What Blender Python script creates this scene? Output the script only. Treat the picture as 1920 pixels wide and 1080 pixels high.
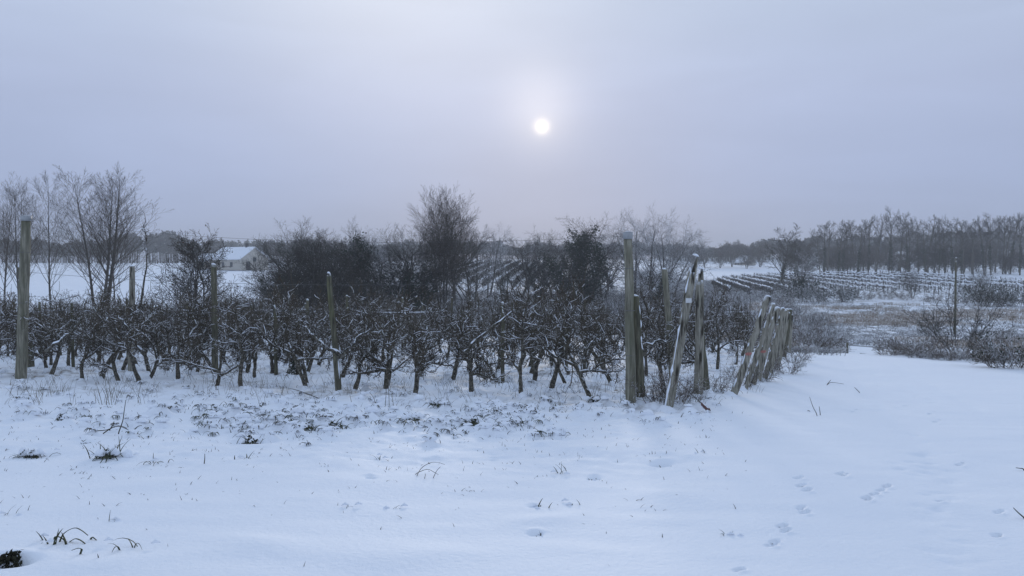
import bpy, math, random
import numpy as np
from mathutils import Vector
random.seed(7); rng = np.random.default_rng(7)
for o in list(bpy.data.objects): bpy.data.objects.remove(o)
SC = bpy.context.scene
COL = SC.collection
F = 1450.0; EYE = 1.65; PITCH = math.atan(50/F)

# ------------------------------------------------------------------ camera
cd = bpy.data.cameras.new('camera'); cam = bpy.data.objects.new('camera', cd); COL.objects.link(cam)
cd.sensor_width = 36; cd.lens = 36*F/1920; cd.clip_start = .05; cd.clip_end = 6000
cam.location = (0, 0, EYE); cam.rotation_euler = (math.pi/2-PITCH, 0, 0); SC.camera = cam

# ------------------------------------------------------------------ sky, sun, exposure
SUN_EL = math.radians(9.8); SUN_AZ = math.radians(2.2)      # azimuth measured from +Y towards +X
sd = Vector((math.sin(SUN_AZ)*math.cos(SUN_EL), math.cos(SUN_AZ)*math.cos(SUN_EL), math.sin(SUN_EL)))
W = bpy.data.worlds.new("World"); SC.world = W; W.use_nodes = True
nt = W.node_tree; nt.nodes.clear(); N = nt.nodes; LK = nt.links
def wmath(op, a, b=None, c=None, clamp=False):
    n = N.new('ShaderNodeMath'); n.operation = op; n.use_clamp = clamp
    for i, v in enumerate((a, b, c)):
        if v is None: continue
        if isinstance(v, (int, float)): n.inputs[i].default_value = v
        else: LK.new(v, n.inputs[i])
    return n.outputs[0]
def lin(r, g, b): return tuple(((c/255)/12.92 if c/255 <= .04045 else ((c/255+.055)/1.055)**2.4) for c in (r, g, b))+(1,)
tc = N.new('ShaderNodeTexCoord'); sep = N.new('ShaderNodeSeparateXYZ'); LK.new(tc.outputs['Generated'], sep.inputs[0])
ramp = N.new('ShaderNodeValToRGB'); LK.new(sep.outputs['Z'], ramp.inputs[0])
el = ramp.color_ramp.elements
el[0].position = 0; el[0].color = lin(159, 175, 211)
el[1].position = 1; el[1].color = (.50, .63, .86, 1)
for p, c in ((.03, lin(161, 177, 213)), (.10, lin(172, 187, 223)), (.20, lin(184, 197, 229)), (.33, lin(192, 206, 231)), (.5, (.51, .63, .85, 1))):
    e = el.new(p); e.color = c
# soft cloud structure
mp = N.new('ShaderNodeMapping'); mp.inputs['Scale'].default_value = (1.6, 1.6, 5); LK.new(tc.outputs['Generated'], mp.inputs[0])
nz = N.new('ShaderNodeTexNoise'); nz.inputs['Scale'].default_value = 1.5; nz.inputs['Detail'].default_value = 3.5; nz.inputs['Roughness'].default_value = .45
LK.new(mp.outputs[0], nz.inputs['Vector'])
mp2 = N.new('ShaderNodeMapping'); mp2.inputs['Scale'].default_value = (2.2, 2.2, 11); mp2.inputs['Rotation'].default_value = (.12, -.10, 0); mp2.inputs['Location'].default_value = (3, 1, 5); LK.new(tc.outputs['Generated'], mp2.inputs[0])
nz2 = N.new('ShaderNodeTexNoise'); nz2.inputs['Scale'].default_value = 1.6; nz2.inputs['Detail'].default_value = 5; nz2.inputs['Roughness'].default_value = .5; nz2.inputs['Distortion'].default_value = .6
LK.new(mp2.outputs[0], nz2.inputs['Vector'])
cl = wmath('ADD', wmath('MULTIPLY_ADD', nz.outputs[0], .24, .80), wmath('MULTIPLY', nz2.outputs[0], .16))
# angle from the sun
dot = N.new('ShaderNodeVectorMath'); dot.operation = 'DOT_PRODUCT'; LK.new(tc.outputs['Generated'], dot.inputs[0]); dot.inputs[1].default_value = sd
ang = wmath('MULTIPLY', wmath('ARCCOSINE', wmath('MINIMUM', dot.outputs['Value'], .9999999)), 180/math.pi)
disc = wmath('MULTIPLY', wmath('EXPONENT', wmath('MULTIPLY', wmath('POWER', wmath('DIVIDE', ang, .32), 1.35), -1.0)), 1.5)
halo = wmath('MULTIPLY', wmath('EXPONENT', wmath('MULTIPLY', wmath('POWER', ang, 1.15), -.60)), .13)
# brighter cloud patch above the sun and one high up left of it
def patch(az, elv, w, amp):
    v = Vector((math.sin(az)*math.cos(elv), math.cos(az)*math.cos(elv), math.sin(elv)))
    d = N.new('ShaderNodeVectorMath'); d.operation = 'DISTANCE'; LK.new(tc.outputs['Generated'], d.inputs[0]); d.inputs[1].default_value = v
    q = wmath('MULTIPLY', wmath('POWER', wmath('DIVIDE', d.outputs['Value'], w), 2.0), -1.0)
    return wmath('MULTIPLY', wmath('EXPONENT', q), amp)
R_ = math.radians
warm = wmath('ADD', patch(R_(2.0), R_(11.6), .048, .15), wmath('ADD', patch(R_(-2), R_(19), .20, .09), patch(R_(-11), R_(22), .20, .17)))
def vscale(col, f):
    n = N.new('ShaderNodeVectorMath'); n.operation = 'SCALE'
    if isinstance(col, tuple): n.inputs[0].default_value = col
    else: LK.new(col, n.inputs[0])
    LK.new(f, n.inputs['Scale']); return n.outputs[0]
def vadd(a, b):
    n = N.new('ShaderNodeVectorMath'); n.operation = 'ADD'; LK.new(a, n.inputs[0]); LK.new(b, n.inputs[1]); return n.outputs[0]
skyc = vscale(ramp.outputs[0], cl)
skyc = vadd(skyc, vscale((1.25, 1.02, .66), wmath('ADD', disc, halo)))
skyc = vadd(skyc, vscale((1.15, .98, .74), warm))
bg1 = N.new('ShaderNodeBackground'); LK.new(skyc, bg1.inputs[0]); bg1.inputs[1].default_value = 1.0
sky = N.new('ShaderNodeTexSky'); sky.sky_type = 'NISHITA'; sky.sun_disc = False; sky.sun_elevation = SUN_EL; sky.sun_rotation = SUN_AZ
bg2 = N.new('ShaderNodeBackground'); LK.new(sky.outputs[0], bg2.inputs[0]); bg2.inputs[1].default_value = .05
mx = N.new('ShaderNodeMixShader'); mx.inputs[0].default_value = .06          # thin share of open sky seen through the cloud deck
LK.new(bg1.outputs[0], mx.inputs[1]); LK.new(bg2.outputs[0], mx.inputs[2])
wo = N.new('ShaderNodeOutputWorld'); LK.new(mx.outputs[0], wo.inputs[0])
ld = bpy.data.lights.new('sun', 'SUN'); ld.energy = 1.3; ld.angle = math.radians(10); ld.color = (1, .93, .84)
lo = bpy.data.objects.new('sun', ld); COL.objects.link(lo); lo.rotation_euler = (-sd).to_track_quat('-Z', 'Y').to_euler()
SC.view_settings.view_transform = 'Standard'; SC.view_settings.look = 'None'; SC.view_settings.exposure = 0; SC.view_settings.gamma = 1

LM = [(-200, 20, 'the photo left edge'), (20, 125, 'the tall far left post'), (125, 225, 'the widest poplar'), (225, 300, 'the grey left post'), (300, 390, 'the withered-leaf tree'), (390, 510, 'the farmhouse'),
      (510, 590, 'the first ivy-clad tree'), (590, 700, 'the evergreen crown'), (700, 790, 'the thicket gap'), (790, 890, 'the tallest many-stemmed tree'), (890, 1040, 'the middle vineyard'), (1040, 1150, 'the largest ivy-covered tree'),
      (1150, 1235, 'the tallest capped post'), (1235, 1345, 'the split posts'), (1345, 1490, 'the leaning end posts'), (1490, 1580, 'the left end of the wood'), (1580, 1690, 'the pipe gate'), (1690, 1770, 'the lone meadow shrub'), (1770, 1850, 'the thin pole'), (1850, 9999, 'the photo right edge')]
PEND = []
ORD = ['first', 'second', 'third', 'fourth', 'fifth', 'sixth', 'seventh', 'eighth', 'ninth', 'tenth', 'eleventh', 'twelfth', 'thirteenth', 'fourteenth', 'fifteenth', 'sixteenth', 'seventeenth', 'eighteenth', 'nineteenth', 'twentieth', 'twenty-first', 'twenty-second', 'twenty-third', 'twenty-fourth', 'twenty-fifth', 'twenty-sixth', 'twenty-seventh', 'twenty-eighth']
def pend(o, px, text): PEND.append((o, px, text, next(n for a, b, n in LM if a <= px < b or b == 9999)))
def settle_labels():
    g = {}
    for o, px, t, l in PEND: g.setdefault((t, l), []).append((px, o))
    for (t, l), v in g.items():
        v.sort(key=lambda a: a[0])
        for i, (px, o) in enumerate(v): o['label'] = t+', '+((ORD[min(i, 27)]+' from left ') if len(v) > 1 else '')+'near '+l
# ------------------------------------------------------------------ terrain
RK = np.array([0, 14, 30, 38, 50, 65, 90, 110, 130, 160, 200, 300, 500, 1000, 3000.])
ZL = np.array([0, -.8, -1.7, -2.25, -2.6, -2.8, -2.5, -2.0, -1.5, -.9, -.2, .6, 1.0, 1, 1])
ZC = np.array([0, -.84, -1.8, -2.3, -3.1, -3.7, -3.6, -3.0, -1.7, 0, 1.2, 2, 3, 3, 3])
ZR = np.array([0, -.84, -1.9, -2.5, -3.1, -3.6, -3.8, -3.6, -3.0, -2.2, -1.5, 0, 5, 6, 6])
LR = np.linspace(math.log(1), math.log(3000), 500)
def smooth_prof(z):
    v = np.interp(np.exp(LR), RK, z); k = np.exp(-np.linspace(-2, 2, 15)**2); k /= k.sum()
    return np.convolve(np.pad(v, 7, mode='edge'), k, mode='valid')
PL, PC, PR = map(smooth_prof, (ZL, ZC, ZR))
def sstep(x, a, b):
    t = np.clip((x-a)/(b-a), 0, 1); return t*t*(3-2*t)
def vnoise(x, y, s, seed=0):
    x = x/s+1000.3; y = y/s+1000.7
    xi = np.floor(x).astype(np.int64); yi = np.floor(y).astype(np.int64); fx = x-xi; fy = y-yi
    fx = fx*fx*(3-2*fx); fy = fy*fy*(3-2*fy)
    def h(a, b):
        n = (a*374761393+b*668265263+seed*1442695041) & 0x7fffffff
        n = ((n ^ (n >> 13))*1274126177) & 0x7fffffff
        n = (n ^ (n >> 16)) & 0xffff
        return n/65535.-.5
    return (h(xi, yi)*(1-fx)+h(xi+1, yi)*fx)*(1-fy)+(h(xi, yi+1)*(1-fx)+h(xi+1, yi+1)*fx)*fy
FEAT = []      # (x, y, sigma_x, sigma_y, rot, amp): mounds (+) and hollows (-) in the snow
def edge_x(y): return 3.6+(y-14.5)*.42       # right boundary of the orchard
def base_z(x, y):
    r = np.sqrt(x*x+y*y)+1e-6; ph = np.degrees(np.arctan2(x, y)); lr = np.log(np.maximum(r, 1))
    zl = np.interp(lr, LR, PL); zc = np.interp(lr, LR, PC); zr = np.interp(lr, LR, PR)
    a = sstep(ph, -12, -5); b = sstep(ph, 8, 14)
    zf = zl*(1-a)+(zc*(1-b)+zr*b)*a
    back = sstep(np.abs(ph), 55, 80); zn = -.06*np.clip(y, -25, 45)
    zf = zf*(1-back)+zn*back*.6
    w = sstep(r, 24, 40)
    return zn*(1-w)+zf*w
def hz(x, y, fine=True):
    x = np.asarray(x, float); y = np.asarray(y, float)
    z = base_z(x, y); r = np.sqrt(x*x+y*y)
    z = z+vnoise(x, y, 9, 1)*.10*sstep(r, 6, 30)+vnoise(x, y, 30, 2)*.5*sstep(r, 40, 90)
    z = z+vnoise(x, y, 1.7, 3)*.055+vnoise(x, y*1.4, .8, 9)*.020+vnoise(x*.6+y*.2, y*1.5, .33, 19)*.010
    rough = rough_mask(x, y)
    z = z+rough*(vnoise(x, y, .42, 4)*.11+np.maximum(vnoise(x, y, .2, 5), -.1)*.09+vnoise(x, y, .09, 15)*.025+vnoise(x, y, 1.3, 6)*.10*sstep(r, 25, 35)+(vnoise(x, y, 1.6, 16)*.28+vnoise(x, y, .8, 17)*.12)*sstep(r, 34, 42))
    if fine and z.size < 50:
        fa = np.array(FEAT)
        for i in range(z.size):
            dx = x.flat[i]-fa[:, 0]; dy = y.flat[i]-fa[:, 1]; c = np.cos(fa[:, 4]); s = np.sin(fa[:, 4])
            z.flat[i] += float((fa[:, 5]*np.exp(-np.minimum(((dx*c+dy*s)/fa[:, 2])**2+((-dx*s+dy*c)/fa[:, 3])**2, 60))).sum())
    elif fine:
        # faint wheel ruts on the track to the right
        for off in (0, 1.5):
            xc = 3.4+off+(y-5)*.36
            z = z-.018*np.exp(-((x-xc)/.16)**2)*sstep(y, 4, 7)*(1-sstep(y, 22, 30))*(.6+vnoise(x, y, .5, 8))
        for (fx, fy, sx, sy, ro, am) in FEAT:
            m = 3.2*max(sx, sy)
            if z.ndim:
                k = np.nonzero((np.abs(x-fx) < m) & (np.abs(y-fy) < m))[0]
                if not len(k): continue
                dx = x[k]-fx; dy = y[k]-fy
                u = dx*math.cos(ro)+dy*math.sin(ro); v = -dx*math.sin(ro)+dy*math.cos(ro)
                z[k] += am*np.exp(-(u/sx)**2-(v/sy)**2)
            elif abs(x-fx) < m and abs(y-fy) < m:
                dx = x-fx; dy = y-fy; u = dx*math.cos(ro)+dy*math.sin(ro); v = -dx*math.sin(ro)+dy*math.cos(ro)
                z = z+am*math.exp(-(u/sx)**2-(v/sy)**2)
    return z
def rough_mask(x, y):
    """how much litter and tufts lift the snow: orchard floor, its front edge, the rough valley"""
    r = np.sqrt(x*x+y*y)
    ex = edge_x(y)
    orch = sstep(y+.33*x, 9.6, 13.0)*(1-sstep(x, ex-.2, ex+.9))*(1-sstep(r, 45, 60))
    band = sstep(y+.1*x, 7.0, 8.6)*(1-sstep(x, .5, 3.2))*.45
    val = sstep(y-.1*vnoise(x, y, 4, 11)*20, 39.0, 44.0)*sstep(x, 8, 13)*(1-sstep(r, 140, 165))
    cen = sstep(r, 40, 52)*(1-sstep(r, 165, 200))*sstep(np.degrees(np.arctan2(x, y)), -16, -8)
    return np.clip(np.maximum(np.maximum(orch, band), np.maximum(val, cen)), 0, 1)
def ray(px, py):
    cx = (px-960)/F; cy = (540-py)/F
    return np.array([cx, math.cos(PITCH)+cy*math.sin(PITCH), -math.sin(PITCH)+cy*math.cos(PITCH)])
def G(px, py, tmax=900):
    """ground point seen at photograph pixel"""
    d = ray(px, py); t = 2.5
    while t < tmax:
        if EYE+d[2]*t < float(base_z(d[0]*t, d[1]*t)): break
        t *= 1.01
    lo_, hi_ = t/1.01, t
    for _ in range(12):
        m = (lo_+hi_)/2
        if EYE+d[2]*m < float(base_z(d[0]*m, d[1]*m)): hi_ = m
        else: lo_ = m
    return d[0]*hi_, d[1]*hi_
def D(px, py, dist):
    d = ray(px, py); t = dist/d[1]; return Vector((d[0]*t, dist, EYE+d[2]*t))
def X(px, dist): return (px-960)/F*dist
def Z(x, y): return float(hz(np.array([x]), np.array([y]))[0])

# ------------------------------------------------------------------ object helpers
def tag(o, label=None, cat=None, group=None, kind=None):
    if label: o['label'] = label
    if cat: o['category'] = cat
    if group: o['group'] = group
    if kind: o['kind'] = kind
    return o
def thing(name, label, cat, loc=(0, 0, 0), rz=0, group=None):
    o = bpy.data.objects.new(name, None); COL.objects.link(o); o.empty_display_size = .1
    o.location = loc; o.rotation_euler = (0, 0, rz); return tag(o, label, cat, group)
KIDS = {}
def link(name, me, parent=None, loc=None):
    o = bpy.data.objects.new(name, me); COL.objects.link(o)
    if parent: o.parent = parent; KIDS.setdefault(parent.name, []).append(o)
    if loc: o.location = loc
    return o
def dup(root, loc, rz=0, sc=1, label=None, group=None, cat=None):
    r = root.copy(); COL.objects.link(r); r.location = loc; r.rotation_euler = (0, 0, rz)
    r.scale = (sc, sc, sc) if isinstance(sc, (int, float)) else sc
    if label: r['label'] = label
    if group: r['group'] = group
    if cat: r['category'] = cat
    for ch in KIDS.get(root.name, []):
        c = ch.copy(); COL.objects.link(c); c.parent = r
    return r
class Proto:
    """a kind built once; the first use moves the built one, later uses copy it"""
    def __init__(self, root): self.root = root; self.used = False
    def place(self, loc, rz=0, sc=1, label=None, group=None, cat=None):
        if self.used: return dup(self.root, loc, rz, sc, label, group, cat)
        self.used = True; r = self.root; r.location = loc; r.rotation_euler = (0, 0, rz)
        r.scale = (sc, sc, sc) if isinstance(sc, (int, float)) else sc
        if label: r['label'] = label
        if group: r['group'] = group
        if cat: r['category'] = cat
        return r
class MB:
    """collects tubes, leaves and polygons; build() makes ONE mesh"""
    def __init__(s): s.t = {}; s.q = []; s.poly = []
    def tube(s, pts, rad, sides=3): s.t.setdefault((len(pts), sides), []).append((pts, rad))
    def leaves(s, cen, size, aspect=1.0, up=0.0):
        cen = np.asarray(cen, float); n = len(cen)
        a = rng.normal(size=(n, 3)); a[:, 2] *= (1-up); a /= np.linalg.norm(a, axis=1)[:, None]
        b = np.cross(a, rng.normal(size=(n, 3))); b /= np.linalg.norm(b, axis=1)[:, None]
        sz = (size*rng.uniform(.5, 1.3, n))[:, None]
        s.q.append(np.stack([cen-a*sz, cen-b*sz*aspect*.6, cen+a*sz, cen+b*sz*aspect*.6], 1))
    def face(s, pts): s.poly.append([tuple(p) for p in pts])
    def box(s, c, d, rz=0, slopes=None):
        cx, cy, cz = c; hx, hy, hh = d[0]/2, d[1]/2, d[2]/2; v = []
        for k in (-1, 1):
            for i, j in ((-1, -1), (1, -1), (1, 1), (-1, 1)):
                x = hx*i; y = hy*j; v.append((cx+x*math.cos(rz)-y*math.sin(rz), cy+x*math.sin(rz)+y*math.cos(rz), cz+hh*k))
        for f in ((0, 3, 2, 1), (4, 5, 6, 7), (0, 1, 5, 4), (1, 2, 6, 5), (2, 3, 7, 6), (3, 0, 4, 7)): s.poly.append([v[i] for i in f])
    def build(s, name, mat, parent=None, flat=1.0, smooth=True, loc=None):
        V = []; LI = []; LT = []; off = 0
        for (n, k), L in s.t.items():
            P = np.array([a for a, _ in L], float); R = np.array([b for _, b in L], float); m = len(L)
            T = np.gradient(P, axis=1); T /= np.linalg.norm(T, axis=2)[..., None]+1e-12
            mean = P[:, -1]-P[:, 0]; mean /= np.linalg.norm(mean, axis=1)[:, None]+1e-12
            ref = np.where((np.abs(mean[:, 2]) > .9)[:, None], np.array([[1., 0, 0]]), np.array([[0, 0, 1.]]))
            U = np.cross(T, ref[:, None, :]); U /= np.linalg.norm(U, axis=2)[..., None]+1e-12
            Vv = np.cross(U, T)*flat
            an = np.arange(k)*2*math.pi/k+.5
            ring = P[:, :, None, :]+R[:, :, None, None]*(np.cos(an)[None, None, :, None]*U[:, :, None, :]+np.sin(an)[None, None, :, None]*Vv[:, :, None, :])
            V.append(ring.reshape(-1, 3))
            base = off+(np.arange(m)*n*k)[:, None, None]; i = np.arange(n-1)[None, :, None]; j = np.arange(k)[None, None, :]
            a = base+i*k+j; b = base+i*k+(j+1) % k; c = b+k; d = a+k
            q = np.stack([a, b, c, d], -1).reshape(-1, 4); LI.append(q.ravel()); LT.append(np.full(len(q), 4))
            if k >= 5:
                for e in (0, n-1):
                    cap = (off+(np.arange(m)*n*k)[:, None]+e*k+np.arange(k)[None, :][:, ::(1 if e else -1)])
                    LI.append(cap.ravel()); LT.append(np.full(m, k))
            off += m*n*k
        for Q in s.q:
            V.append(Q.reshape(-1, 3)); m = len(Q); LI.append(off+np.arange(m*4)); LT.append(np.full(m, 4)); off += m*4
        for p in s.poly:
            V.append(np.array(p, float)); LI.append(off+np.arange(len(p))); LT.append(np.array([len(p)])); off += len(p)
        me = bpy.data.meshes.new(name); V = np.concatenate(V); LI = np.concatenate(LI); LT = np.concatenate(LT)
        me.vertices.add(len(V)); me.vertices.foreach_set('co', V.ravel().astype(np.float32))
        me.loops.add(len(LI)); me.loops.foreach_set('vertex_index', LI.astype(np.int32))
        me.polygons.add(len(LT)); me.polygons.foreach_set('loop_start', np.concatenate([[0], np.cumsum(LT)[:-1]]).astype(np.int32))
        me.polygons.foreach_set('use_smooth', np.full(len(LT), smooth, bool) if not s.poly else np.full(len(LT), False, bool))
        me.update(calc_edges=True); me.validate()
        if mat: me.materials.append(mat)
        return link(name, me, parent, loc)

# ------------------------------------------------------------------ materials
def mat(name, cols, scale=6, stretch=(1, 1, 1), snow=None, rough=.9, bump=.3, snow_scale=9, detail=5, spec=.2, blotch=None, objco=True):
    """cols: list of (pos, rgb). snow=(lo, hi, noise): snow lies where the surface faces up"""
    m = bpy.data.materials.new(name); m.use_nodes = True; t = m.node_tree; n = t.nodes; l = t.links
    b = n['Principled BSDF']; b.inputs['Roughness'].default_value = rough; b.inputs['Specular IOR Level'].default_value = spec
    c = n.new('ShaderNodeTexCoord'); g = n.new('ShaderNodeNewGeometry'); src = c.outputs['Object'] if objco else g.outputs['Position']
    mpp = n.new('ShaderNodeMapping'); mpp.inputs['Scale'].default_value = stretch; l.new(src, mpp.inputs[0])
    z = n.new('ShaderNodeTexNoise'); z.inputs['Scale'].default_value = scale; z.inputs['Detail'].default_value = detail; z.inputs['Roughness'].default_value = .65
    l.new(mpp.outputs[0], z.inputs['Vector'])
    r = n.new('ShaderNodeValToRGB'); l.new(z.outputs[0], r.inputs[0]); e = r.color_ramp.elements
    e[0].position, e[0].color = cols[0][0], (*cols[0][1], 1); e[1].position, e[1].color = cols[-1][0], (*cols[-1][1], 1)
    for p, q in cols[1:-1]: k = e.new(p); k.color = (*q, 1)
    col = r.outputs[0]
    if blotch:
        bc, bs, b0, b1 = blotch
        z3 = n.new('ShaderNodeTexNoise'); z3.inputs['Scale'].default_value = bs; z3.inputs['Detail'].default_value = 4
        m3 = n.new('ShaderNodeMapping'); m3.inputs['Scale'].default_value = (2.2, 2.2, .35); m3.inputs['Location'].default_value = (3, 7, 1); l.new(src, m3.inputs[0]); l.new(m3.outputs[0], z3.inputs['Vector'])
        mr = n.new('ShaderNodeMapRange'); mr.inputs[1].default_value = b0; mr.inputs[2].default_value = b1; l.new(z3.outputs[0], mr.inputs[0])
        mm = n.new('ShaderNodeMix'); mm.data_type = 'RGBA'; l.new(mr.outputs[0], mm.inputs[0]); l.new(col, mm.inputs[6]); mm.inputs[7].default_value = (*bc, 1); col = mm.outputs[2]
    if snow:
        lo_, hi_, am = snow
        sp = n.new('ShaderNodeSeparateXYZ'); l.new(g.outputs['Normal'], sp.inputs[0])
        z2 = n.new('ShaderNodeTexNoise'); z2.inputs['Scale'].default_value = snow_scale; z2.inputs['Detail'].default_value = 3; l.new(g.outputs['Position'], z2.inputs['Vector'])
        ma = n.new('ShaderNodeMath'); ma.operation = 'MULTIPLY_ADD'; l.new(z2.outputs[0], ma.inputs[0]); ma.inputs[1].default_value = am; l.new(sp.outputs['Z'], ma.inputs[2])
        mr = n.new('ShaderNodeMapRange'); mr.inputs[1].default_value = lo_+am*.5; mr.inputs[2].default_value = hi_+am*.5; l.new(ma.outputs[0], mr.inputs[0])
        mm = n.new('ShaderNodeMix'); mm.data_type = 'RGBA'; l.new(mr.outputs[0], mm.inputs[0]); l.new(col, mm.inputs[6]); mm.inputs[7].default_value = (*SNOWC, 1); col = mm.outputs[2]
    l.new(col, b.inputs['Base Color'])
    if bump:
        bp = n.new('ShaderNodeBump'); bp.inputs['Strength'].default_value = bump; bp.inputs['Distance'].default_value = .02; l.new(z.outputs[0], bp.inputs['Height']); l.new(bp.outputs[0], b.inputs['Normal'])
    return m
SNOWC = (.84, .875, .93)
M = {}
M['snow'] = mat('snow', [(.3, (.82, .86, .92)), (.7, (.87, .90, .95))], 14, rough=.75, bump=.25, objco=False)
M['apple'] = mat('apple_bark', [(.35, (.03, .026, .021)), (.5, (.085, .075, .058)), (.65, (.22, .21, .175))], 22, snow=(.62, .85, 1.2), snow_scale=14, bump=.5)
M['appletwig'] = mat('apple_twigs', [(.3, (.040, .032, .023)), (.7, (.13, .108, .076))], 6, snow=(.74, .84, 1.9), snow_scale=10, bump=0)
M['poplar'] = mat('poplar_bark', [(.3, (.055, .05, .045)), (.7, (.13, .12, .105))], 4, snow=(.75, .95, .8), bump=0)
M['twig'] = mat('bare_twigs', [(.3, (.050, .043, .036)), (.7, (.12, .10, .08))], 2, snow=(.7, .95, 1.0), snow_scale=1.5, bump=0)
M['twigdark'] = mat('dark_twigs', [(.3, (.028, .026, .022)), (.7, (.07, .062, .05))], 2, snow=(.85, 1.1, 1.2), snow_scale=1.2, bump=0)
M['twigsnow'] = mat('snowy_twigs', [(.3, (.08, .072, .065)), (.7, (.16, .145, .13))], 2, snow=(.05, .6, 1.4), snow_scale=1.2, bump=0)
M['bramble'] = mat('bramble_stems', [(.3, (.05, .040, .032)), (.7, (.16, .12, .085))], 3, snow=(.35, .75, 1.6), snow_scale=2.5, bump=0)
M['ivy'] = mat('ivy_leaves', [(.3, (.012, .020, .012)), (.7, (.035, .050, .026))], 5, snow=(.88, 1.1, .8), snow_scale=3, bump=0, rough=.6)
M['brownleaf'] = mat('withered_leaves', [(.3, (.045, .028, .018)), (.7, (.10, .06, .035))], 5, snow=(.85, 1.1, .9), bump=0)
M['postgreen'] = mat('lichen_post_wood', [(.25, (.06, .055, .042)), (.48, (.20, .19, .145)), (.72, (.38, .36, .29))], 5, stretch=(5, 5, .5), bump=.6, blotch=((.12, .12, .08), 4, .45, .7), snow=(.7, .9, .2))
M['postgrey'] = mat('weathered_post_wood', [(.25, (.05, .046, .038)), (.45, (.24, .225, .18)), (.75, (.46, .44, .38))], 6, stretch=(7, 7, .5), bump=1.0, blotch=((.045, .04, .03), 5, .5, .60), snow=(.55, .85, .6))
M['postdark'] = mat('dark_post_wood', [(.25, (.03, .028, .02)), (.5, (.11, .105, .075)), (.8, (.27, .255, .18))], 6, stretch=(4, 4, .5), bump=.8, blotch=((.13, .13, .07), 5, .55, .7), snow=(.6, .85, .6))
M['metal'] = mat('galvanised_metal', [(.3, (.28, .29, .30)), (.7, (.42, .43, .44))], 20, rough=.5, bump=.1, snow=(.8, .95, .3))
M['wire'] = mat('wire', [(.3, (.10, .10, .10)), (.7, (.17, .17, .17))], 20, rough=.6, bump=0)
M['rust'] = mat('rusty_iron', [(.3, (.07, .035, .03)), (.7, (.20, .11, .10))], 25, bump=.3, snow=(.85, .98, .3))
M['redpaint'] = mat('red_paint', [(.3, (.36, .14, .12)), (.7, (.50, .22, .19))], 30, bump=.2)
M['white'] = mat('white_plastic', [(.3, (.55, .56, .56)), (.7, (.65, .66, .66))], 30, bump=.1)
M['blade'] = mat('green_grass_blade', [(.3, (.022, .026, .015)), (.5, (.05, .058, .03)), (.75, (.13, .13, .065))], 18, bump=0, rough=.6)
M['straw'] = mat('dry_grass_stalk', [(.3, (.06, .048, .032)), (.7, (.20, .165, .11))], 6, bump=0, snow=(.6, .9, 1.0), objco=False)
M['strawdark'] = mat('dark_stalk', [(.3, (.025, .022, .016)), (.7, (.08, .07, .045))], 6, bump=0, snow=(.85, 1.0, .5), objco=False)
M['rushes'] = mat('tawny_rushes', [(.3, (.20, .155, .115)), (.7, (.42, .335, .25))], .6, bump=0, snow=(.45, .85, 1.4), snow_scale=1.2, objco=False)
M['soil'] = mat('dark_soil', [(.3, (.012, .012, .008)), (.7, (.045, .045, .025))], 40, bump=.8)
M['wall'] = mat('cream_render', [(.3, (.44, .41, .36)), (.7, (.52, .49, .43))], 1.5, bump=.1)
M['dark'] = mat('dark_timber', [(.3, (.04, .04, .045)), (.7, (.07, .07, .075))], 3, bump=.1)
M['glass'] = mat('window_glass', [(.3, (.03, .035, .04)), (.7, (.05, .055, .06))], 3, bump=0, rough=.15, spec=.5)
M['farwood'] = mat('far_wood', [(.3, (.035, .036, .034)), (.7, (.085, .08, .072))], .12, bump=0, snow=(.8, 1.3, 1.0), snow_scale=.3, objco=False)
M['conifer'] = mat('pine_needles', [(.3, (.018, .028, .022)), (.7, (.04, .055, .04))], .3, bump=0, snow=(.8, 1.2, 1.0), snow_scale=.5, objco=False)

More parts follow.
